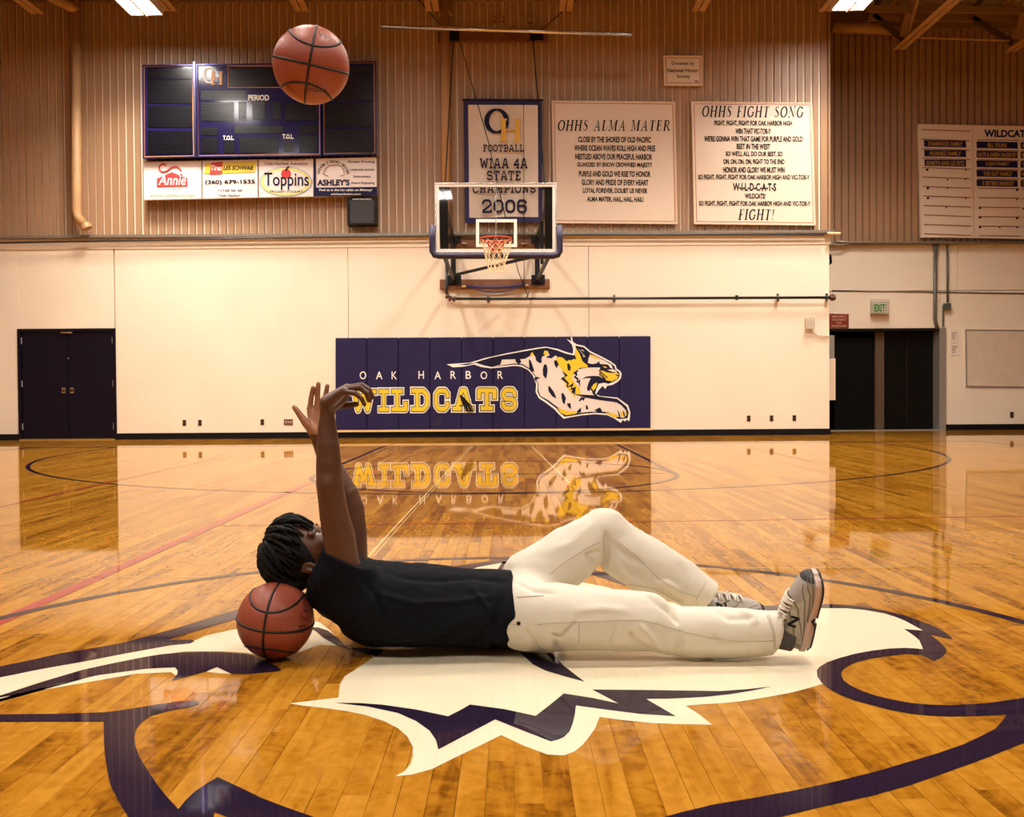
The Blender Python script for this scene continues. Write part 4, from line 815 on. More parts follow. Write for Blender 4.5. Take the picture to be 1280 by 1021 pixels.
# rim, net
rimc = P(619.5, 298.5, YB-.38); RR = .2286
rr = [(rimc.x+RR*math.cos(2*math.pi*k/40), rimc.y+RR*math.sin(2*math.pi*k/40), rimc.z) for k in range(40)]
ORG = mat('rim_red', (.52, .045, .02), .4)
rim = MB().tube(rr, .0115, 8, closed=True).build('rim', ORG, hp, smooth=True)
MB().box(rimc.x-.09, rimc.x+.09, YB-.02, YB-.005, rimc.z-.17, rimc.z+.02).box(rimc.x-.07, rimc.x+.07, rimc.y+RR-.01, YB-.01, rimc.z-.02, rimc.z-.008).build('rim_bracket', ORG, rim)
mb = MB()
for s in (-1, 1): mb.bar((rimc.x+s*.06, YB-.02, rimc.z-.14), (rimc.x+s*.13, rimc.y+.14, rimc.z-.015), .012, .03)
mb.build('rim_strut', ORG, rim)
mb = MB()
for k in range(12): a = 2*math.pi*k/12; c_ = Vector((rimc.x+RR*math.cos(a), rimc.y+RR*math.sin(a), rimc.z-.018)); mb.tube([c_+Vector((0, 0, .012)), c_+Vector((.006, 0, -.006)), c_+Vector((0, 0, -.012))], .004, 4)
mb.build('net_hooks', ORG, rim)
def npt(lv, a):
    t = lv/6; r = RR*(1-t)**1.25+.118*(1-(1-t)**1.25)+(.012*math.sin(a*3+lv) if lv else 0); z = -.02-.44*t-(.012*math.sin(2*a+lv) if lv else 0)
    return Vector((rimc.x+r*math.cos(a)+.02*t, rimc.y+r*math.sin(a), rimc.z+z))
mb = MB(); lv = 6
for k in range(12):
    for s in (-1, 1):
        pts = []
        for j in range(lv*3+1):
            u = j/3; aa = 2*math.pi*(k+s*u*.5)/12; pts.append(npt(u, aa))
        mb.tube(pts, .0042, 4, cap=False)
for j in (2, 4, 6): mb.tube([npt(j, 2*math.pi*k/36) for k in range(36)], .003, 4, closed=True)
mb.build('net', mat('net_cord', (.80, .62, .35), .7), hp)
# steel frame holding the board off the wall
xl, xr_ = P(567.5, 355, YW).x, P(671.5, 355, YW).x
z_lo, z_hi = P(567, 351, YW).z, P(567, 299, YW).z
for s, X in ((-1, xl), (1, xr_)):
    mb_x = bx_(555.5 if s < 0 else 687)
    MB().bar((mb_x, YB+.12, P(600, 318, YB).z), (mb_x, YB+.12, P(600, 232, YB).z), .12, .10).build('mast', BLK, hp)
    MB().bar((mb_x, YB+.16, P(600, 321, YB).z+.02), (X, YW-.1, z_lo), .05, .05).build('lower_arm', BLK, hp)
    MB().bar((mb_x, YB+.16, P(600, 249, YB).z), (X, YW-.1, z_hi), .05, .05).build('upper_arm', BLK, hp)
    MB().bar((X, YW-.14, z_lo), (X, YW-.14, z_hi), .09, .07).build('wall_post', BLK, hp)
    MB().bar((mb_x-.1, YB+.09, P(600, 316, YB).z), (mb_x+.1, YB+.09, P(600, 316, YB).z), .06, .03).bar((mb_x-.1, YB+.09, P(600, 234, YB).z), (mb_x+.1, YB+.09, P(600, 234, YB).z), .06, .03).build('mast_clamp', BLK, hp)
    for zz in (z_lo, z_hi, P(567, 47, YW).z):
        MB().box(X-.11, X+.14, YW-.10, YW-.07, zz-.09, zz+.09).box(X-.07, X+.07, YW-.16, YW-.1, zz-.06, zz+.06).build('wall_bracket', BLK, hp)
    ct = P(567 if s < 0 else 666, 47, YW-.12)
    MB().tube([ct, P(556.5 if s < 0 else 681, 229, YB+.1)], .011, 5).build('hanger_cable', BLK, hp)
MB().bar(P(677.5, 277, YB+.8), P(677.5, 330, YB+.8), .05, .05).build('side_post', BLK, hp)
MB().tube([(xl, YW-.2, z_lo+.08), P(672, 319.5, YB+.9)], .028, 8).build('cross_brace', BLK, hp)
MB().tube([P(574, 50, YW-.15), P(611, 179, YB+1.2), P(620, 221, YB+.9), P(648, 340, YW-.2), P(660, 370, YW-.12), P(657, 374, YW-.1), P(662, 364, YW-.1)], .008, 5).build('pull_cord', BLK, hp)
MB().tube([P(654.6, 124, YW-.2), P(655.2, 358, YW-.14)], .006, 5).build('lift_cord', BLK, hp)
for cs_, nm in (([(549.6, 349.2), (687, 348.6), (687.3, 360.2), (549.8, 361.4)], 'lower'), ([(558, 298.5), (681, 297.5), (681, 308), (558, 309)], 'mid'), ([(547, 40.5), (685.5, 40.5), (685.5, 52), (547.5, 51.5)], 'top')):
    board('wall_plank', cs_, YW-.08, .08, BROWN, hp, bevel=.006)
for y0, y1, dz in ((357, 355.5, 0),):
    for dip in (2.5, 8.5):
        pts = [(582+74*t, 357.5-1.5*t+dip*math.sin(math.pi*t)) for t in [k/14 for k in range(15)]]
        MB().tube([P(x, y, YW-.13) for x, y in pts], .022 if dip < 3 else .012, 6).build('strap', mat('strap_blue', (.03, .025, .14), .5), hp)
for x_, y_ in ((580, 358), (657, 356.5), (580, 304), (655, 304)): MB().tube([P(x_-3, y_, YW-.12), P(x_+3.5, y_-.2, YW-.12)], .022, 7).build('turnbuckle', ALU, hp)
for x_ in (556, 619, 681): MB().tube([P(x_, 355, YW-.095), P(x_, 355, YW-.08)], .012, 6).build('bolt', ALU, hp)
MB().tube([P(566, 45, YW-.12), P(548, 28, YW-.1), P(520, -4, YW-.1)], .009, 5).build('stay_cable', BLK, hp); MB().tube([P(668, 45, YW-.12), P(690, 26, YW-.1), P(722, -2, YW-.1)], .009, 5).build('stay_cable', BLK, hp)
# crank pipe running along the wall
pp = empty('wall_pipe', P(800, 373, YW-.12), 'long thin black pipe running right from the hoop to the doorway corner', 'pipe')
DP = mat('pipe_black', (.014, .018, .018), .3)
MB().tube([P(558.2, 322, YW-.12), P(558.2, 366, YW-.12), P(560, 370.5, YW-.12), P(566, 373.4, YW-.12), P(640, 373.4, YW-.12), P(1037, 371.8, YW-.12)], .026, 8).build('pipe_run', DP, pp, smooth=True)
for x_, y_ in ((559, 370), (563, 373), (568, 373.8)): MB().tube([P(x_-1.6, y_-.5, YW-.12), P(x_+1.6, y_+.5, YW-.12)], .05, 8).build('coupling', mat('coupling_rust', (.10, .03, .015), .5), pp)
for x_, y_ in ((610.5, 373.4), (767.5, 372.8), (972, 372), (1033, 371.8)):
    MB().bar(P(x_, y_-5, YW-.04), P(x_, y_+5, YW-.04), .05, .04).build('pipe_clip', ALU, pp)
    MB().tube([P(x_-1, y_, YW-.12), P(x_+1, y_, YW-.12)], .04, 8).build('clip_ring', DP, pp)
MB().tube([P(921, 369, YW-.12), P(921, 375, YW-.12)], .03, 7).build('pipe_tee', DP, pp)
MB().tube([P(1037, 371.8, YW-.12), P(1044, 371.8, YW-.12)], .05, 8).tube([P(1040.5, 367.5, YW-.12), P(1040.5, 376, YW-.12)], .03, 7).build('end_valve', MATS['coupling_rust'], pp)

# ================================================================ BASKETBALLS
BALL = bpy.data.materials.new('ball_leather'); BALL.use_nodes = True; nt = BALL.node_tree; b_ = nt.nodes['Principled BSDF']
b_.inputs['Base Color'].default_value = (.36, .080, .042, 1); b_.inputs['Roughness'].default_value = .38
tcn = nt.nodes.new('ShaderNodeTexCoord'); vo = nt.nodes.new('ShaderNodeTexVoronoi'); vo.inputs['Scale'].default_value = 260
bpn = nt.nodes.new('ShaderNodeBump'); bpn.inputs['Strength'].default_value = .35; bpn.inputs['Distance'].default_value = .0015; bpn.invert = True
nt.links.new(tcn.outputs['Object'], vo.inputs['Vector']); nt.links.new(vo.outputs['Distance'], bpn.inputs['Height']); nt.links.new(bpn.outputs[0], b_.inputs['Normal'])
SEAM = mat('ball_seam', (.012, .008, .008), .5); MARK = mat('ball_mark', (.07, .014, .012), .5)
BR = .1195
def basketball(c, cross, tilt, label, marks):
    c = Vector(c); v = (Vector((0, 0, CAM_H))-c).normalized(); r = Vector((0, 0, 1)).cross(v).normalized(); u = v.cross(r)
    dx, dy = cross; f = (v*math.sqrt(1-dx*dx-dy*dy)+r*dx-u*dy).normalized()
    up = (u*math.cos(tilt)+r*math.sin(tilt)); up = (up-f*up.dot(f)).normalized(); rt = up.cross(f)
    M = Matrix((rt, -f, up)).transposed()       # local x right, -y to camera, z up
    T = lambda p: c+M @ Vector(p)
    nu, nv = 96, 48; V = [T((0, 0, BR))]; Fc = []
    def groove(d):
        lon = math.atan2(d.x, -d.y); lat = math.asin(max(-1, min(1, d.z)))
        g = min(abs(d.x), abs(d.z) if True else 1)
        lt = math.radians(38)-math.radians(10)*math.cos(2*lon)
        g = min(g, abs(abs(lat)-lt)*.9)
        return -.0016*math.exp(-(g/.022)**2)
    for j in range(1, nv):
        th = math.pi*j/nv
        for i in range(nu):
            ph = 2*math.pi*i/nu; d = Vector((math.sin(th)*math.cos(ph), math.sin(th)*math.sin(ph), math.cos(th))); V.append(T(d*(BR+groove(d))))
    V.append(T((0, 0, -BR)))
    for i in range(nu): Fc.append((0, 1+i, 1+(i+1) % nu))
    for j in range(nv-2):
        for i in range(nu): a = 1+j*nu+i; b = 1+j*nu+(i+1) % nu; Fc.append((a, a+nu, b+nu, b))
    e = len(V)-1
    for i in range(nu): Fc.append((e, 1+(nv-2)*nu+(i+1) % nu, 1+(nv-2)*nu+i))
    o = mesh('basketball', V, Fc, BALL, smooth=True, base=c); tag(o, label, 'basketball', 'the two orange basketballs')
    def seam(fn, n=72):
        MB().tube([T(Vector(fn(2*math.pi*k/n)).normalized()*(BR-.0012)) for k in range(n)], .0040, 6, closed=True).build('seam', SEAM, o, smooth=True)
    seam(lambda a: (0, math.cos(a), math.sin(a))); seam(lambda a: (math.cos(a), math.sin(a), 0))
    for s in (-1, 1):
        def side(lon, s=s):
            lt = s*(math.radians(38)-math.radians(10)*math.cos(2*lon)); return (math.cos(lt)*math.sin(lon), -math.cos(lt)*math.cos(lon), math.sin(lt))
        seam(side)
    for st, mx_, my_, sz, ang in marks:        # printed words wrapped on the ball
        vv, ff = text_geo(st, .01, .2); vv = (vv-(vv.min(0)+vv.max(0))/2)*sz; V2 = []
        cx, cy = mx_, my_; dd = (v*math.sqrt(max(0, 1-cx*cx-cy*cy))+r*cx-u*cy).normalized(); e1 = (r*math.cos(ang)+u*math.sin(ang)); e1 = (e1-dd*e1.dot(dd)).normalized(); e2 = dd.cross(e1)
        for a, b in vv: V2.append(c+(dd+e1*a+e2*b).normalized()*(BR+.0006))
        mesh('printed_mark', V2, ff, MARK, o)
    return o
y_f = 3.02; bc = P(344.5, 774, y_f); bc.z = BR+.001
basketball(bc, (-.30, .27), .20, 'orange basketball on the floor, propping up the reclining person\'s head', [('Wilson', .74, -.12, .42, 1.25), ('Wilson', -.86, -.52, .3, 1.15), ('EVOLUTION', .60, .66, .12, .3)])
ba = P(389, 81.5, 3.06)
basketball(ba, (-.05, -.02), .17, 'orange basketball in mid-air in front of the scoreboard', [('W', .34, -.74, .30, -.1), ('NFHS', -.52, .62, .14, -.5), ('Wilson', .12, .60, .2, -.1)])
# ================================================================ PERSON (signed distance volumes -> one skin each)
class Vol:
    def __init__(s, lo, hi, h):
        s.lo = np.array(lo, float); s.h = h; s.n = np.ceil((np.array(hi)-s.lo)/h).astype(int)+1; s.a = np.ones(s.n, np.float32)
        s.ax = [s.lo[i]+h*np.arange(s.n[i]) for i in range(3)]
    def blk(s, lo, hi):
        i0 = np.clip(np.floor((np.minimum(lo, hi)-s.lo)/s.h).astype(int), 0, s.n-1); i1 = np.clip(np.ceil((np.maximum(lo, hi)-s.lo)/s.h).astype(int)+1, 1, s.n)
        sl = tuple(slice(a, b) for a, b in zip(i0, i1))
        x, y, z = [s.ax[i][sl[i]] for i in range(3)]
        return sl, x[:, None, None].astype(np.float32), y[None, :, None].astype(np.float32), z[None, None, :].astype(np.float32)
    def put(s, sl, d, k, op):
        a = s.a[sl]
        if op == 'add':
            h = np.maximum(k-np.abs(a-d), 0)/max(k, 1e-6); s.a[sl] = np.minimum(a, d)-h*h*k*.25
        else:
            h = np.maximum(k-np.abs(a+d), 0)/max(k, 1e-6); s.a[sl] = np.maximum(a, -d)+h*h*k*.25
    def cap(s, a, b, ra, rb, k=.02, flat=(1, 1, 1), op='add'):
        a, b = np.array(a, float), np.array(b, float); f = np.array(flat, float); m = max(ra, rb)/f.min()+k+3*s.h
        sl, x, y, z = s.blk(np.minimum(a, b)-m, np.maximum(a, b)+m)
        ba = (b-a)*f; L = max(float(ba@ba), 1e-12)
        px, py, pz = (x-a[0])*f[0], (y-a[1])*f[1], (z-a[2])*f[2]
        t = np.clip((px*ba[0]+py*ba[1]+pz*ba[2])/L, 0, 1)
        d = np.sqrt((px-ba[0]*t)**2+(py-ba[1]*t)**2+(pz-ba[2]*t)**2)-(ra+(rb-ra)*t)
        s.put(sl, d.astype(np.float32), k, op); return s
    def chain(s, pts, k=.02, flat=(1, 1, 1), op='add'):
        if op != 'add' or len(pts) == 2:
            for (p, r), (q, r2) in zip(pts, pts[1:]): s.cap(p, q, r, r2, k, flat, op)
            return s
        P_ = np.array([p for p, r in pts], float); R_ = np.array([r for p, r in pts]); m = R_.max()/min(flat)+k+3*s.h
        sl, x, y, z = s.blk(P_.min(0)-m, P_.max(0)+m); keep = s.a[sl].copy(); s.a[sl] = 1
        for (p, r), (q, r2) in zip(pts, pts[1:]): s.cap(p, q, r, r2, .0012, flat)
        d = s.a[sl].copy(); s.a[sl] = keep; s.put(sl, d, k, 'add'); return s
    def ell(s, c, rad, R=None, k=.02, op='add'):
        c = np.array(c, float); rad = np.array(rad, float); R = np.eye(3) if R is None else np.array(R); m = rad.max()+k+3*s.h
        sl, x, y, z = s.blk(c-m, c+m); dx, dy, dz = x-c[0], y-c[1], z-c[2]; q = [(R[i][0]*dx+R[i][1]*dy+R[i][2]*dz) for i in range(3)]
        k0 = np.sqrt(sum((q[i]/rad[i])**2 for i in range(3))); k1 = np.sqrt(sum((q[i]/rad[i]**2)**2 for i in range(3)))+1e-9
        s.put(sl, (k0*(k0-1)/k1).astype(np.float32), k, op); return s
    def cut(s, p, n, k=.004, lo=None, hi=None):      # remove the side n points to
        p = np.array(p, float); n = np.array(n, float); n /= np.linalg.norm(n)
        sl, x, y, z = s.blk(s.lo if lo is None else np.array(lo), (s.lo+s.n*s.h) if hi is None else np.array(hi))
        d = (x-p[0])*n[0]+(y-p[1])*n[1]+(z-p[2])*n[2]; a = s.a[sl]
        h = np.maximum(k-np.abs(a-d), 0)/k; s.a[sl] = np.maximum(a, d)+h*h*k*.25; return s
    def geo(s):
        g = vdb.FloatGrid(); g.background = 3*s.h; g.copyFromArray(np.clip(s.a, -3*s.h, 3*s.h).astype(np.float32)); p, q = g.convertToQuads(isovalue=0.0)
        p = p*s.h+s.lo; q = np.asarray(q)
        v0, v1, v2 = p[q[:, 0]], p[q[:, 1]], p[q[:, 2]]; vol = np.einsum('ij,ij->i', v0, np.cross(v1-v0, v2-v0)).sum()
        if vol < 0: q = q[:, ::-1]
        return p, q
def normals(p, q):
    n = np.zeros_like(p); fn_ = np.cross(p[q[:, 2]]-p[q[:, 0]], p[q[:, 3]]-p[q[:, 1]])
    for i in range(4): np.add.at(n, q[:, i], fn_)
    return n/(np.linalg.norm(n, axis=1, keepdims=True)+1e-12)
def relax(p, q, it=2, w=.5):
    for _ in range(it):
        s = np.zeros_like(p); c = np.zeros(len(p))
        for i in range(4):
            for j in (1, 3): np.add.at(s, q[:, i], p[q[:, (i+j) % 4]]); np.add.at(c, q[:, i], 1)
        p = p*(1-w)+w*s/c[:, None]
    return p
def nmesh(name, p, q, m, parent=None, base=None, smooth=True):
    me = bpy.data.meshes.new(name); me.vertices.add(len(p)); me.vertices.foreach_set('co', p.astype(np.float32).ravel())
    me.loops.add(q.size); me.loops.foreach_set('vertex_index', q.astype(np.int32).ravel()); me.polygons.add(len(q))
    me.polygons.foreach_set('loop_start', np.arange(0, q.size, q.shape[1], dtype=np.int32)); me.polygons.foreach_set('loop_total', np.full(len(q), q.shape[1], np.int32))
    me.update(calc_edges=True); me.validate()
    if smooth: me.polygons.foreach_set('use_smooth', np.ones(len(q), bool))
    me.materials.append(m); return link(name, me, parent, base)
V3 = lambda v: np.array(v[:], float)

SKIN = mat('brown_skin', (.115, .045, .022), .42, spec=.45, noise_amt=.10, noise_scale=30, bump=.05, bump_scale=250)
_sk = SKIN.node_tree.nodes['Principled BSDF']; _sk.inputs['Subsurface Weight'].default_value = .08; _sk.inputs['Subsurface Radius'].default_value = (.02, .008, .004)
PALM = mat('palm_skin', (.42, .19, .10), .5)
SHIRT = mat('black_cotton', (.0055, .006, .010), .85, spec=.12, bump=.15, bump_scale=700)
PANTS = mat('cream_canvas', (.78, .72, .60), .8, spec=.2, noise_amt=.03, noise_scale=9, bump=.12, bump_scale=650)
HAIR = mat('black_hair', (.006, .005, .0045), .6, spec=.2, bump=.5, bump_scale=260)

# head frame
HC = V3(P(382, 692, 3.10)); HF = np.array([.30, -.06, .95]); HF /= np.linalg.norm(HF)
HU = np.array([-.95, 0, .30]); HU -= HF*(HU@HF); HU /= np.linalg.norm(HU); HN = np.cross(HU, HF)
if HN[1] > 0: HN = -HN
HR = np.array([HF, HU, HN])
H = lambda f, u, n=0: HC+HF*f+HU*u+HN*n
# upper body: head, neck, arms, hands
v = Vol((-.90, 2.84, .04), (-.36, 3.46, .93), .0029)
v.ell(H(-.004, .012), (.097, .104, .077), HR, .02)
v.ell(H(.030, -.062), (.062, .074, .057), HR, .03)
v.ell(H(.040, -.108), (.042, .028, .040), HR, .025)
v.cap(H(-.01, -.09, .045), H(.04, -.115, .02), .018, .016, .03); v.cap(H(-.01, -.09, -.045), H(.04, -.115, -.02), .018, .016, .03)
v.cap(H(.088, -.022), H(.107, -.062), .008, .0135, .012); v.ell(H(.094, -.066, .013), (.010, .009, .009), HR, .008); v.ell(H(.094, -.066, -.013), (.010, .009, .009), HR, .008)
for s in (-1, 1):
    v.cap(H(.086, -.008, s*.012), H(.078, -.006, s*.048), .010, .009, .012)
    v.ell(H(.066, -.052, s*.042), (.018, .016, .016), HR, .02)
    v.ell(H(.094, -.028, s*.033), (.015, .010, .015), HR, .008, 'sub')
    v.ell(H(-.018, -.038, s*.076), (.018, .031, .009), HR, .006); v.ell(H(-.012, -.036, s*.086), (.009, .018, .007), HR, .004, 'sub')
    v.cap(H(-.033, -.018, s*.080), H(-.022, -.064, s*.078), .005, .006, .004)
v.cap(H(.090, -.084, -.018), H(.090, -.084, .018), .0065, .0065, .008); v.cap(H(.096, -.083, -.004), H(.096, -.083, .004), .006, .006, .01)
v.cap(H(.088, -.096, -.015), H(.088, -.096, .015), .0075, .0075, .008)
v.cap(H(.101, -.090, -.022), H(.101, -.090, .022), .0022, .0022, .004, op='sub')
v.cap(H(-.035, -.055), (-.585, 3.12, .215), .052, .062, .03)
# shoulders and chest (under the shirt)
v.chain([((-.59, 3.12, .21), .075), ((-.50, 3.13, .165), .105), ((-.40, 3.13, .15), .115)], .03, (1, .68, 1))
# near (right) arm
SH = np.array([-.505, 2.995, .235])
NA = [(SH, .052), (V3(P(428, 703, 2.955)), .050), (V3(P(424, 672, 2.95)), .049), (V3(P(418, 645, 2.945)), .0445), (V3(P(414, 618, 2.94)), .0415), (V3(P(412, 603, 2.94)), .041),
      (V3(P(411, 580, 2.94)), .0385), (V3(P(410, 556, 2.945)), .0345), (V3(P(409, 535, 2.95)), .0285), (V3(P(409, 518, 2.95)), .0225), (V3(P(409, 507, 2.95)), .0225)]
v.chain(NA, .018)
v.ell(V3(P(409, 607, 2.915)), (.016, .016, .020), None, .03)       # point of the elbow
# near hand: bent over at the wrist, fingers curling down
kn = lambda x, y, Y: V3(P(x, y, Y))
wr_ = kn(409, 507, 2.95)
for a, b, ra, rb in (((409, 504, 2.93), (429, 489, 2.915), .020, .0125), ((409, 502, 2.95), (432, 485.5, 2.935), .020, .0125), ((410, 502, 2.965), (434, 484.5, 2.955), .020, .0125), ((411, 504, 2.98), (434, 485.5, 2.975), .018, .0125)):
    v.cap(kn(*a), kn(*b), ra, rb, .014)
v.cap(kn(414, 508, 2.955), kn(430, 497, 2.95), .019, .016, .016)
FN = [[(430, 490, 2.914), (444, 491.5, 2.905), (452, 498, 2.903), (455.5, 505.5, 2.905)], [(433, 486.5, 2.934), (450, 484.5, 2.928), (459, 491.5, 2.926), (462, 500.5, 2.928)],
      [(434.5, 485, 2.955), (452, 481.5, 2.952), (461.5, 487.5, 2.95), (465.5, 496.5, 2.95)], [(434.5, 486.5, 2.976), (449, 484.5, 2.98), (457.5, 490, 2.98), (460, 498, 2.98)]]
FR = [(.0092, .0082, .0075, .0068), (.0102, .0092, .0083, .0075), (.0105, .0095, .0086, .0078), (.0100, .0090, .0082, .0075)]
for f, r in zip(FN, FR): v.chain([(kn(*p), rr) for p, rr in zip(f, r)], .004)
v.chain([(kn(415, 508, 2.985), .014), (kn(427, 506.5, 2.995), .012), (kn(437, 506, 2.995), .0105), (kn(445.5, 505, 2.99), .009)], .006)
# far (left) arm, open hand with the palm to the camera
FA = [(np.array([-.535, 3.275, .20]), .062), (V3(P(441.5, 705, 3.285)), .050), (V3(P(441.5, 665, 3.295)), .0465), (V3(P(440, 636, 3.30)), .042), (V3(P(433, 618, 3.30)), .0415), (V3(P(420, 594, 3.305)), .038), (V3(P(407, 570, 3.31)), .031), (V3(P(399, 552, 3.315)), .0245), (V3(P(396, 541, 3.315)), .0245)]
v.chain(FA, .018)
for a, b, ra, rb in (((394, 542, 3.315), (387.5, 511, 3.32), .020, .0115), ((397, 541, 3.315), (396.5, 509, 3.32), .019, .0115), ((399, 541, 3.315), (405, 510, 3.32), .019, .0110), ((401, 543, 3.315), (412, 514, 3.318), .018, .0105)):
    v.cap(kn(*a), kn(*b), ra, rb, .010)
F2 = [[(387.5, 510, 3.32), (388.6, 499, 3.317), (390.2, 490, 3.312), (391.4, 484.5, 3.305)], [(396.5, 508, 3.32), (397, 495, 3.318), (397.6, 485, 3.313), (398, 479.5, 3.306)],
      [(405, 509, 3.32), (406.6, 497, 3.318), (408.2, 487.5, 3.313), (409.3, 482, 3.306)], [(412, 513, 3.318), (416, 503, 3.316), (419, 496, 3.312), (421, 491.5, 3.306)]]
for f, r in zip(F2, [(.0098, .0088, .0082, .0074), (.0100, .0090, .0083, .0075), (.0096, .0087, .008, .0072), (.0086, .0078, .0072, .0065)]): v.chain([(kn(*p), rr) for p, rr in zip(f, r)], .004)
v.chain([(kn(391, 538, 3.305), .018), (kn(382, 528, 3.295), .0145), (kn(375.5, 519.5, 3.29), .0110), (kn(371, 513, 3.287), .0098), (kn(367.6, 509, 3.285), .0080)], .009)
p1, q1_ = v.geo(); p1 = relax(p1, q1_, 1, .4)
# lower body hidden by the clothes (continuous with the chest), coarser
v = Vol((-.46, 2.76, -.02), (1.06, 3.52, .50), .008)
v.chain([((-.42, 3.13, .15), .105), ((-.25, 3.13, .14), .092), ((-.08, 3.13, .13), .090), ((.04, 3.13, .125), .088)], .04, (1, .66, 1))
knN = [((.06, 3.03, .12), .085), (V3(P(745, 775, 2.99)), .056), (V3(P(815, 780, 2.985)), .042), (V3(P(880, 790, 2.965)), .048), (V3(P(960, 794, 2.965)), .028), (V3(P(985, 799, 2.965)), .024)]
knF = [((.06, 3.23, .13), .085), (V3(P(705, 706, 3.27)), .058), (V3(P(757, 670, 3.29)), .040), (V3(P(815, 712, 3.30)), .040), (V3(P(876, 752, 3.33)), .033), (V3(P(882, 768, 3.345)), .03)]
v.chain(knN, .03); v.chain(knF, .03)
p2, q2_ = v.geo()
person = nmesh('person', np.vstack([p1, p2]), np.vstack([q1_, q2_+len(p1)]), SKIN, base=(0, 3.1, 0))
tag(person, 'person in black t-shirt and cream trousers reclining, head on a basketball, arms raised', 'person')
# paler palm and finger pads on the open hand
person.data.materials.append(PALM)
nrm = normals(p1, q1_); fc = p1[q1_].mean(1); fnm = nrm[q1_].mean(1); prj = project(fc)
pal = (fc[:, 1] > 3.2) & (prj[:, 1] < 543) & (prj[:, 0] < 425) & (fnm[:, 1] < -.45)
mi = np.zeros(len(person.data.polygons), np.int32); mi[:len(q1_)][pal] = 1; person.data.polygons.foreach_set('material_index', mi)
EYE = mat('eye_white', (.42, .36, .30), .15); IRIS = mat('iris', (.02, .01, .006), .1)
def ball(name, c, r, m, parent, n=14):
    V = []; Fc = []
    for j in range(n+1):
        for i in range(2*n): th, ph = math.pi*j/n, math.pi*i/n; V.append(Vector(c)+Vector((math.sin(th)*math.cos(ph), math.sin(th)*math.sin(ph), math.cos(th)))*r)
    for j in range(n):
        for i in range(2*n): a = j*2*n+i; b = j*2*n+(i+1) % (2*n); Fc.append((a, a+2*n, b+2*n, b))
    return mesh(name, V, Fc, m, parent, smooth=True)
for s in (-1, 1):
    e_ = ball('eye', H(.0765, -.028, s*.032), .0118, EYE, person); ball('iris', H(.0835, -.028, s*.032), .0058, IRIS, e_, 8)
    MB().tube([H(.094, -.008, s*.014), H(.095, -.002, s*.030), H(.084, -.008, s*.050)], [.003, .004, .002], 6).build('eyebrow', HAIR, person)
ball('earring', H(-.016, -.076, .081), .0045, ALU, person, 6)
# hair: cap plus twisted locks falling from the crown
v = Vol(HC-.17, HC+.17, .005)
v.ell(H(-.010, .020), (.106, .108, .086), HR, .01); v.cut(H(.050, -.005), HF*.86-HU*.5, .02); v.cut(H(-.03, -.075), -HU, .02)
ph_, qh_ = v.geo(); hair = nmesh('hair', ph_, qh_, HAIR, person)
K = np.array([.12, 1.0, .10]); K /= np.linalg.norm(K); e1 = np.cross(K, [0, 0, 1]); e1 /= np.linalg.norm(e1); e2 = np.cross(K, e1)
mb = MB(); n_l = 0
for layer, (cnt, rad, th1) in enumerate(((26, .004, 1.0), (30, .012, .92), (24, .019, .80))):
    for i in range(cnt):
        ps = 2*math.pi*(i+.37*layer)/cnt+random.uniform(-.08, .08); dz = e1*math.cos(ps)+e2*math.sin(ps)
        face = max(0, dz[0]); back = max(0, -dz[0]); thm = math.radians((112-24*face+6*back)*(.80 if (dz[2] > .35 and dz[0] > -.55) else 1))*th1*random.uniform(.92, 1.10)
        t0 = math.radians(random.uniform(3, 24)+layer*2); pts = []; rr = []; wob = random.uniform(-.25, .25); r0 = random.uniform(.0066, .0092)
        for j in range(15):
            t = j/14; th = t0+(thm-t0)*t; az = wob*t*t; d = K*math.cos(th)+(dz*math.cos(az)+np.cross(K, dz)*math.sin(az))*math.sin(th)
            R_ = np.array([.103, .108, .084])+rad+.010*math.sin(math.pi*t)*random.uniform(.7, 1.2)+(.012*t*t if face > .3 else 0)
            q = H(*(np.array([-.008, .016, 0])+d*R_)); q = q+np.array([0, 0, -1])*.022*t*t*t*(1-back); pts.append(q); rr.append(r0*(1+.14*math.sin(j*2.4+i))*(1-.42*t**3))
        mb.tube(pts, rr, 7); n_l += 1
locks = mb.build('locks', HAIR, hair, smooth=True); tag(locks, kind='stuff')

# t-shirt
v = Vol((-.72, 2.80, -.03), (.06, 3.48, .44), .0042)
v.chain([((-.605, 3.12, .215), .080), ((-.55, 3.13, .190), .100), ((-.45, 3.13, .152), .134), ((-.30, 3.13, .142), .130), ((-.15, 3.13, .132), .123), ((.03, 3.13, .127), .122)], .03, (1, .66, 1))
v.cap((-.505, 2.995, .20), (-.522, 2.955, .40), .086, .068, .05); v.cap((-.53, 3.27, .19), (-.535, 3.285, .34), .078, .066, .05)
v.cap((-.60, 3.05, .22), (-.55, 2.99, .27), .055, .065, .05)
v.cut((-.524, 2.95, .332), (.42, -.05, .88), .006, (-.72, 2.80, .15), (-.40, 3.10, .44)); v.cut((-.53, 3.28, .262), (.10, 0, 1), .006, (-.72, 3.20, .15), (-.40, 3.48, .44))
v.cut((.010, 3.13, .13), (1, 0, .12), .006)
v.cut((-.645, 3.12, .23), (-.95, 0, .22), .006)
v.chain([((NA[1][0]+NA[2][0])/2+np.array([0, 0, .02]), .055), (NA[3][0], .054)], .004, op='sub')
v.cap((-.70, 3.11, .27), (-.60, 3.12, .215), .070, .066, .004, op='sub')
v.ell((.055, 2.93, .095), (.075, .12, .048), None, .012, 'sub')
v.cut((0, 3.1, .003), (0, 0, -1), .006)
p, q = v.geo(); nr = normals(p, q); 
def fbm(p, sc, seed=0): return np.array([noise.noise(Vector((a*sc[0]+seed, b*sc[1], c*sc[2]))) for a, b, c in p])
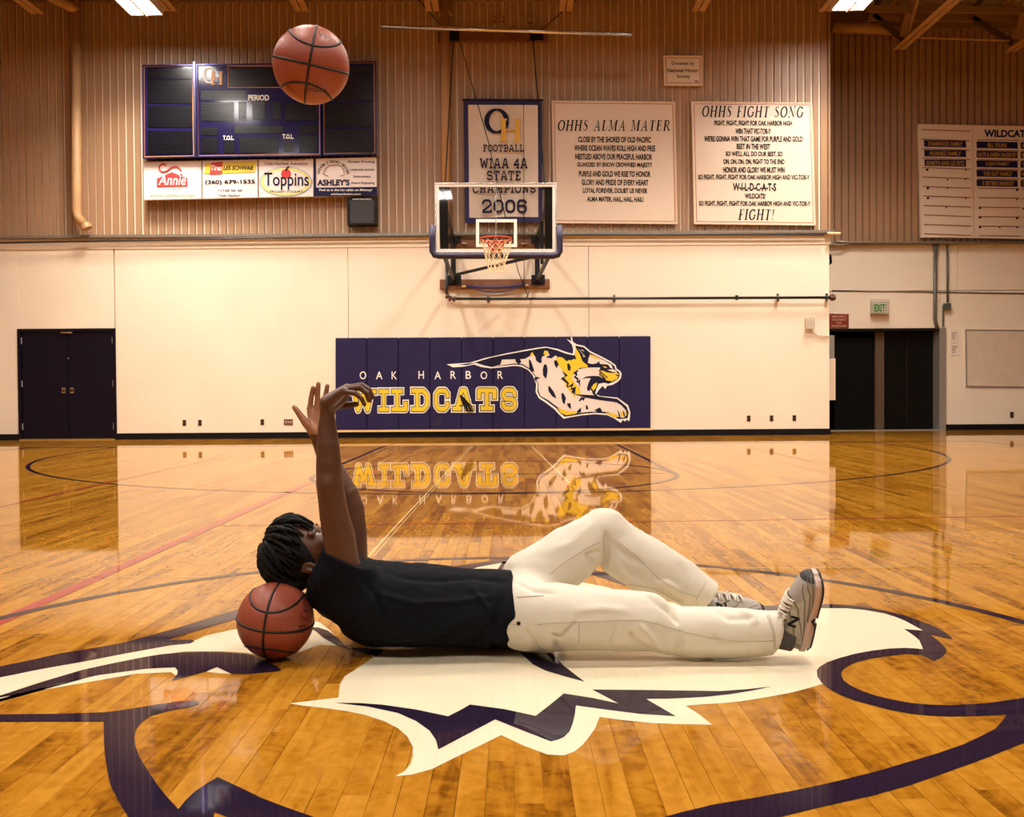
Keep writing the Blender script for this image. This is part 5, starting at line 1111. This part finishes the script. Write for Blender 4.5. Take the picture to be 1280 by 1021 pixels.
def pxrel(p, nr, lines):
    pr = project(p); vd = p-np.array([0, 0, CAM_H]); vd /= np.linalg.norm(vd, axis=1, keepdims=True); fac = np.clip(-(nr*vd).sum(1)*2.2+.15, 0, 1); out = np.zeros(len(p))
    for pts, wd, dp in lines:
        best = np.full(len(p), 1e9); pts = np.array(pts, float)
        tt = np.zeros(len(p)); L = len(pts)-1
        for i in range(L):
            a, b = pts[i], pts[i+1]; ab = b-a; t = np.clip(((pr-a)@ab)/(ab@ab), 0, 1); d = np.linalg.norm(pr-a-t[:, None]*ab, axis=1)
            m = d < best; best[m] = d[m]; tt[m] = (i+t[m])/L
        out += dp*1.7*np.exp(-(best/wd)**2)*np.sqrt(np.clip(4*tt*(1-tt), 0, 1)+.05)*fac
    return out
fold = pxrel(p, nr, [([(470, 742), (520, 755), (575, 752), (620, 745)], 4, .006), ([(452, 722), (470, 745), (478, 775)], 4, -.006), ([(500, 722), (545, 726), (590, 722), (636, 728)], 3.5, -.005), ([(480, 800), (540, 790), (600, 770)], 5, .006),
    ([(560, 815), (600, 795), (622, 770)], 4, -.006), ([(590, 735), (610, 760), (612, 800)], 4, .005), ([(628, 742), (618, 770), (612, 795), (626, 828)], 4, -.007), ([(430, 790), (455, 770), (470, 735)], 4, .005), ([(490, 765), (530, 775), (560, 800)], 3.5, -.004), ([(600, 812), (622, 795)], 4, .009)])
p = p+nr*(fold+.0045*fbm(p, (9, 22, 16), 3)+.002*fbm(p, (30, 40, 30), 9))[:, None]; p[:, 2] = np.maximum(p[:, 2], .002); p = relax(p, q, 1, .4)
shirt = nmesh('t_shirt', p, q, SHIRT, person)
# trousers
v = Vol((-.10, 2.76, -.03), (.99, 3.48, .50), .0042)
v.chain([((-.045, 3.13, .122), .100), ((.04, 3.13, .125), .112)], .03, (1, .64, 1))
W_ = lambda x, y, Y: V3(P(x, y, Y))
v.chain([((.045, 3.045, .115), .104), (W_(697, 771, 2.99), .105), (W_(755, 774, 2.985), .094), (W_(808, 777, 2.98), .091), (W_(838, 788, 2.975), .074), (W_(870, 790, 2.97), .078), (W_(934, 791, 2.965), .074), (W_(972, 790, 2.965), .066), (W_(990, 790, 2.965), .064)], .03)
v.chain([((.03, 3.20, .125), .100), (W_(660, 723, 3.24), .092), (W_(682, 714, 3.245), .100), (W_(712, 694, 3.255), .099), (W_(752, 664, 3.27), .077), (W_(758, 663, 3.27), .074)], .03)
v.chain([(W_(757, 664, 3.27), .074), (W_(780, 690, 3.28), .094), (W_(812, 708, 3.285), .094), (W_(850, 726, 3.295), .076), (W_(884, 747, 3.30), .062), (W_(899, 757, 3.30), .062)], .012)
a_, b_2 = W_(934, 791, 2.965), W_(990, 791, 2.965); v.cut(W_(971, 790, 2.965), (.97, 0, -.22), .005, (.7, 2.7, -.03), (.99, 3.09, .25))
a3 = W_(850, 722, 3.295); b3 = W_(884, 747, 3.30); v.cut(b3, b3-a3, .005, (.55, 3.13, .0), (.99, 3.48, .36))
v.cap(W_(945, 791, 2.965), W_(995, 792, 2.965), .056, .058, .004, op='sub'); v.cap(W_(866, 734, 3.297), W_(900, 759, 3.31), .050, .054, .004, op='sub')
v.cut((0, 3.1, .003), (0, 0, -1), .008)
p, q = v.geo(); nr = normals(p, q); z7 = lambda *pts: [(600+x/2.783, 620+y/2.783) for x, y in pts]
fold = pxrel(p, nr, [(z7((250, 480), (285, 492), (330, 440)), 2.2, -.010), (z7((262, 500), (262, 535), (300, 550)), 3, -.009), (z7((160, 470), (210, 540), (250, 560)), 3, -.005), (z7((475, 430), (470, 480), (450, 525)), 2.5, -.005),
    (z7((520, 470), (535, 510), (590, 540)), 3.5, -.012), (z7((560, 450), (610, 500), (640, 540)), 3.5, .006), (z7((590, 345), (625, 375), (660, 400), (690, 445)), 3.2, -.013), (z7((640, 350), (690, 372), (760, 380)), 3, -.004),
    (z7((690, 460), (700, 510), (680, 550)), 3.5, -.006), (z7((900, 395), (950, 420), (960, 450)), 4, .006), (z7((820, 400), (870, 430), (960, 425)), 4, -.004), (z7((120, 300), (190, 330), (260, 340)), 3, -.004), (z7((330, 400), (420, 390), (520, 400)), 5, .004),
    (z7((438, 130), (442, 180), (436, 240)), 2.6, -.018), (z7((395, 240), (372, 205), (420, 190)), 2.8, -.009), (z7((410, 290), (395, 262), (430, 235)), 3, -.009), (z7((455, 160), (500, 200), (560, 235)), 4, -.006), (z7((470, 230), (520, 290), (600, 330)), 3.5, .005),
    (z7((640, 330), (672, 345), (700, 372)), 3.2, -.016), (z7((600, 300), (650, 300), (700, 330)), 3, .007), (z7((700, 230), (720, 290), (700, 350)), 4, -.004), (z7((230, 200), (320, 160), (400, 90)), 6, .004), (z7((800, 480), (840, 520), (930, 525)), 4, -.004)])
p = p+nr*(np.clip(fold, -.015, .015)+.0032*fbm(p, (10, 16, 16), 5)+.0013*fbm(p, (34, 34, 34), 2))[:, None]; p[:, 2] = np.maximum(p[:, 2], .002); p = relax(p, q, 1, .35)
pants = nmesh('trousers', p, q, PANTS, person)
from mathutils.bvhtree import BVHTree
bv_ = BVHTree.FromPolygons([tuple(k) for k in p], [tuple(int(i) for i in k) for k in q])
def on_cloth(pts, lift=.0008, dens=3):
    out = []; o0 = Vector((0, 0, CAM_H))
    for (ax, ay), (bx2, by2) in zip(pts, pts[1:]):
        n = max(1, int(math.hypot(bx2-ax, by2-ay)/dens))
        for i in range(n): 
            t = i/n; d = (P(ax+(bx2-ax)*t, ay+(by2-ay)*t, 3)-o0).normalized(); h, nn, _, _ = bv_.ray_cast(o0, d)
            if h is not None and h.y < 3.55: out.append(h+nn*lift)
    return out
SEAMC = mat('seam_thread', (.50, .42, .30), .8)
for pts in (z7((200, 446), (250, 441), (330, 438), (480, 432), (560, 432), (620, 445), (700, 470), (800, 492), (900, 505), (1000, 505), (1036, 500)), z7((242, 272), (300, 226), (370, 182), (436, 150)), z7((1004, 412), (1024, 470), (1030, 540)), z7((998, 414), (1018, 470), (1024, 540)),
            z7((480, 160), (540, 205), (620, 285), (690, 330), (760, 352)), z7((346, 440), (342, 518)), z7((128, 352), (232, 346)), z7((786, 300), (745, 372)), z7((85, 425), (112, 446), (140, 446)), z7((480, 300), (600, 320), (700, 372))):
    c_ = on_cloth(pts)
    if len(c_) > 2: MB().tube(c_, .0011, 4).build('seam', SEAMC, pants)
rv = on_cloth(z7((135, 442), (139, 444)), .002, 1)
if rv: ball('rivet', rv[0], .0065, BLK, pants, 6)

# shoes
SH_G = mat('shoe_silver', (.46, .42, .36), .35, metal=.25); SH_M = mat('shoe_mesh', (.52, .46, .42), .7, bump=.5, bump_scale=900); SH_W = mat('midsole', (.68, .50, .42), .5); SH_D = mat('shoe_dark_trim', (.20, .17, .13), .5); LACE = mat('lace', (.80, .72, .62), .7); SH_B = mat('outsole', (.012, .011, .014), .55)
def shoe(o0, A, B, side, nm):
    A = np.array(A, float); A /= np.linalg.norm(A); B = np.array(B, float); B -= A*(B@A); B /= np.linalg.norm(B); Cc = np.cross(A, B)*side; o0 = np.array(o0)
    T = lambda a, b, c: o0+A*a+B*b+Cc*c
    LN = .264; key = [0, .02, .06, .10, .14, .18, .22, .242, .257, .264]
    wk = [.018, .032, .037, .036, .038, .046, .049, .044, .030, .010]; tk = [.072, .094, .104, .106, .100, .090, .078, .068, .056, .040]; bk = [.022, .022, .022, .020, .018, .018, .020, .024, .028, .028]
    w_ = lambda a: float(np.interp(a, key, wk)); tp = lambda a: float(np.interp(a, key, tk)); bt = lambda a: float(np.interp(a, key, bk))
    def sec(a, ph, off=0):
        c, s = math.cos(ph), math.sin(ph); W2 = w_(a)*(1-.42*max(0, s)**1.5*(1 if a < .15 else .6)); cc = math.copysign(abs(c)**.75, c)*(W2+off); return T(a, bt(a)+(tp(a)-bt(a)+off)*max(s, 0)**.85, cc)
    na, nph = 44, 20
    def shell(name, a0, a1, p0, p1, off, m, par, n1=na, n2=nph):
        V = [sec(a0+(a1-a0)*i/n1, p0+(p1-p0)*j/n2, off) for i in range(n1+1) for j in range(n2+1)]
        Fc = [(i*(n2+1)+j, i*(n2+1)+j+1, (i+1)*(n2+1)+j+1, (i+1)*(n2+1)+j) for i in range(n1) for j in range(n2)]
        if name == 'shoe': Fc += [tuple(range(n2+1)), tuple(n1*(n2+1)+j for j in range(n2+1))[::-1]]
        return mesh(name, V, Fc, m, par, smooth=True)
    up = shell('shoe', 0, LN, 0, math.pi, 0, SH_G, person)
    if nm: tag(up, nm)
    def sole(name, a0, a1, z0f, z1f, ex, m, n=26):
        V = []; Fc = []
        for i in range(n+1):
            a = a0+(a1-a0)*i/n; W2 = (w_(a)+ex); z0, z1 = z0f(a), z1f(a)
            V += [T(a, z0, -W2*.9), T(a, z0, W2*.9), T(a, (z0+z1)/2, W2*1.03), T(a, z1, W2), T(a, z1, -W2), T(a, (z0+z1)/2, -W2*1.03)]
        for i in range(n):
            for j in range(6): Fc.append((i*6+j, i*6+(j+1) % 6, (i+1)*6+(j+1) % 6, (i+1)*6+j))
        Fc += [(5,4,3,2,1,0), tuple(n*6+j for j in range(6))]
        return mesh(name, V, Fc, m, up, smooth=False)
    rk = lambda a: .02*max(0, (a-.2)/.08)**2*.8
    sole('midsole', -.004, .112, lambda a: .006+(.006 if a < .01 else 0), lambda a: .034-.03*max(0, a-.09), .005, SH_W)
    sole('midsole', .112, .268, lambda a: (.006 if a > .125 else .014)+rk(a), lambda a: .028+rk(a)*.5, .005, SH_W)
    sole('outsole', -.002, .105, lambda a: 0+(.005 if a < .01 else 0), lambda a: .007, .003, SH_B, 10); sole('outsole', .128, .269, lambda a: rk(a), lambda a: .007+rk(a), .003, SH_B, 16)
    MB().poly([T(.098, .008, .044), T(.118, .024, .045), T(.128, .010, .046), T(.116, .014, .046), T(.108, .006, .045)], Vector(Cc)*-.08).build('shank', SH_B, up)
    shell('mesh_panel', .175, .245, .55, math.pi-.55, .0012, SH_M, up, 12, 12); shell('toe_cap', .246, .2635, .15, math.pi-.15, .0022, SH_B, up, 8, 12)
    shell('collar', .010, .050, .95, math.pi-.95, .004, SH_D, up, 8, 10)
    def line(pts, r, m, name): MB().tube([sec(a, ph, .0006) for a, ph in pts], r, 5).build(name, m, up)
    for s in (0, math.pi):
        g = lambda ph: abs(s-ph)
        for pts in ([(.04, .1), (.09, .25), (.15, .55), (.175, .95)], [(.06, .08), (.12, .2), (.18, .4), (.235, .9)], [(.08, .06), (.15, .14), (.21, .3), (.255, .8)], [(.03, .35), (.08, .5), (.13, .85), (.15, 1.15)], [(.12, .06), (.18, .1), (.24, .25), (.262, .6)], [(.02, .15), (.03, .6), (.06, 1.0)]):
            pts2 = []
            for (a, b), (c, d) in zip(pts, pts[1:]): pts2 += [(a+(c-a)*t/4, g(b+(d-b)*t/4)) for t in range(4)]
            line(pts2+[(pts[-1][0], g(pts[-1][1]))], .0019, SH_D, 'overlay_line')
        Nn = [(.088, .42), (.088, .75), (.118, .38), (.118, .72)]
        for a, b in ((0, 1), (1, 2), (2, 3)): line([(Nn[a][0]+(Nn[b][0]-Nn[a][0])*t/4, g(Nn[a][1]+(Nn[b][1]-Nn[a][1])*t/4)) for t in range(5)], .0042, BLK, 'letter_n')
    shell('tongue', .085, .185, 1.15, math.pi-1.15, .003, SH_D, up, 10, 8)
    for k in range(7):
        a = .098+k*.0135; MB().tube([sec(a+(.004 if k % 2 else -.004)*math.cos(t), t, .0075) for t in [.85+ (math.pi-1.7)*i/8 for i in range(9)]], .0030, 5).build('lace', LACE, up)
    for k in range(6):
        a = .100+k*.0135
        MB().tube([sec(a+.0135*i/6, .85+(math.pi-1.7)*(i/6 if k % 2 else 1-i/6), .0085) for i in range(7)], .0028, 5).build('lace', LACE, up)
    bw = sec(.118, 1.2 if side > 0 else math.pi-1.2, .014)
    for sx in (-1, 1): MB().tube([bw+A*(.020*math.sin(t))*sx+B*.006*math.sin(2*t)-Cc*0+Cc*(.016*(1-math.cos(t))) for t in [i*math.pi/7 for i in range(8)]], .0026, 5).build('lace_loop', LACE, up)
    return up
oN = W_(1010, 808, 2.98); oN[2] = max(oN[2], .020)
shoe(oN, (.07, -.34, .94), (-1, 0, .09), 1, None)
shoe((.630, 3.375, .003), (1, .08, .06), (-.06, 0, 1), -1, None)
SOCK = mat('sock', (.10, .09, .085), .8)
MB().tube([W_(962, 793, 2.965), W_(975, 796, 2.965), W_(990, 799, 2.965)], .037, 14).build('sock', SOCK, person, smooth=True)
MB().tube([W_(872, 742, 3.33), W_(882, 757, 3.345), W_(886, 770, 3.36)], .036, 14).build('sock', mat('sock_grey', (.35, .33, .33), .8), person, smooth=True)
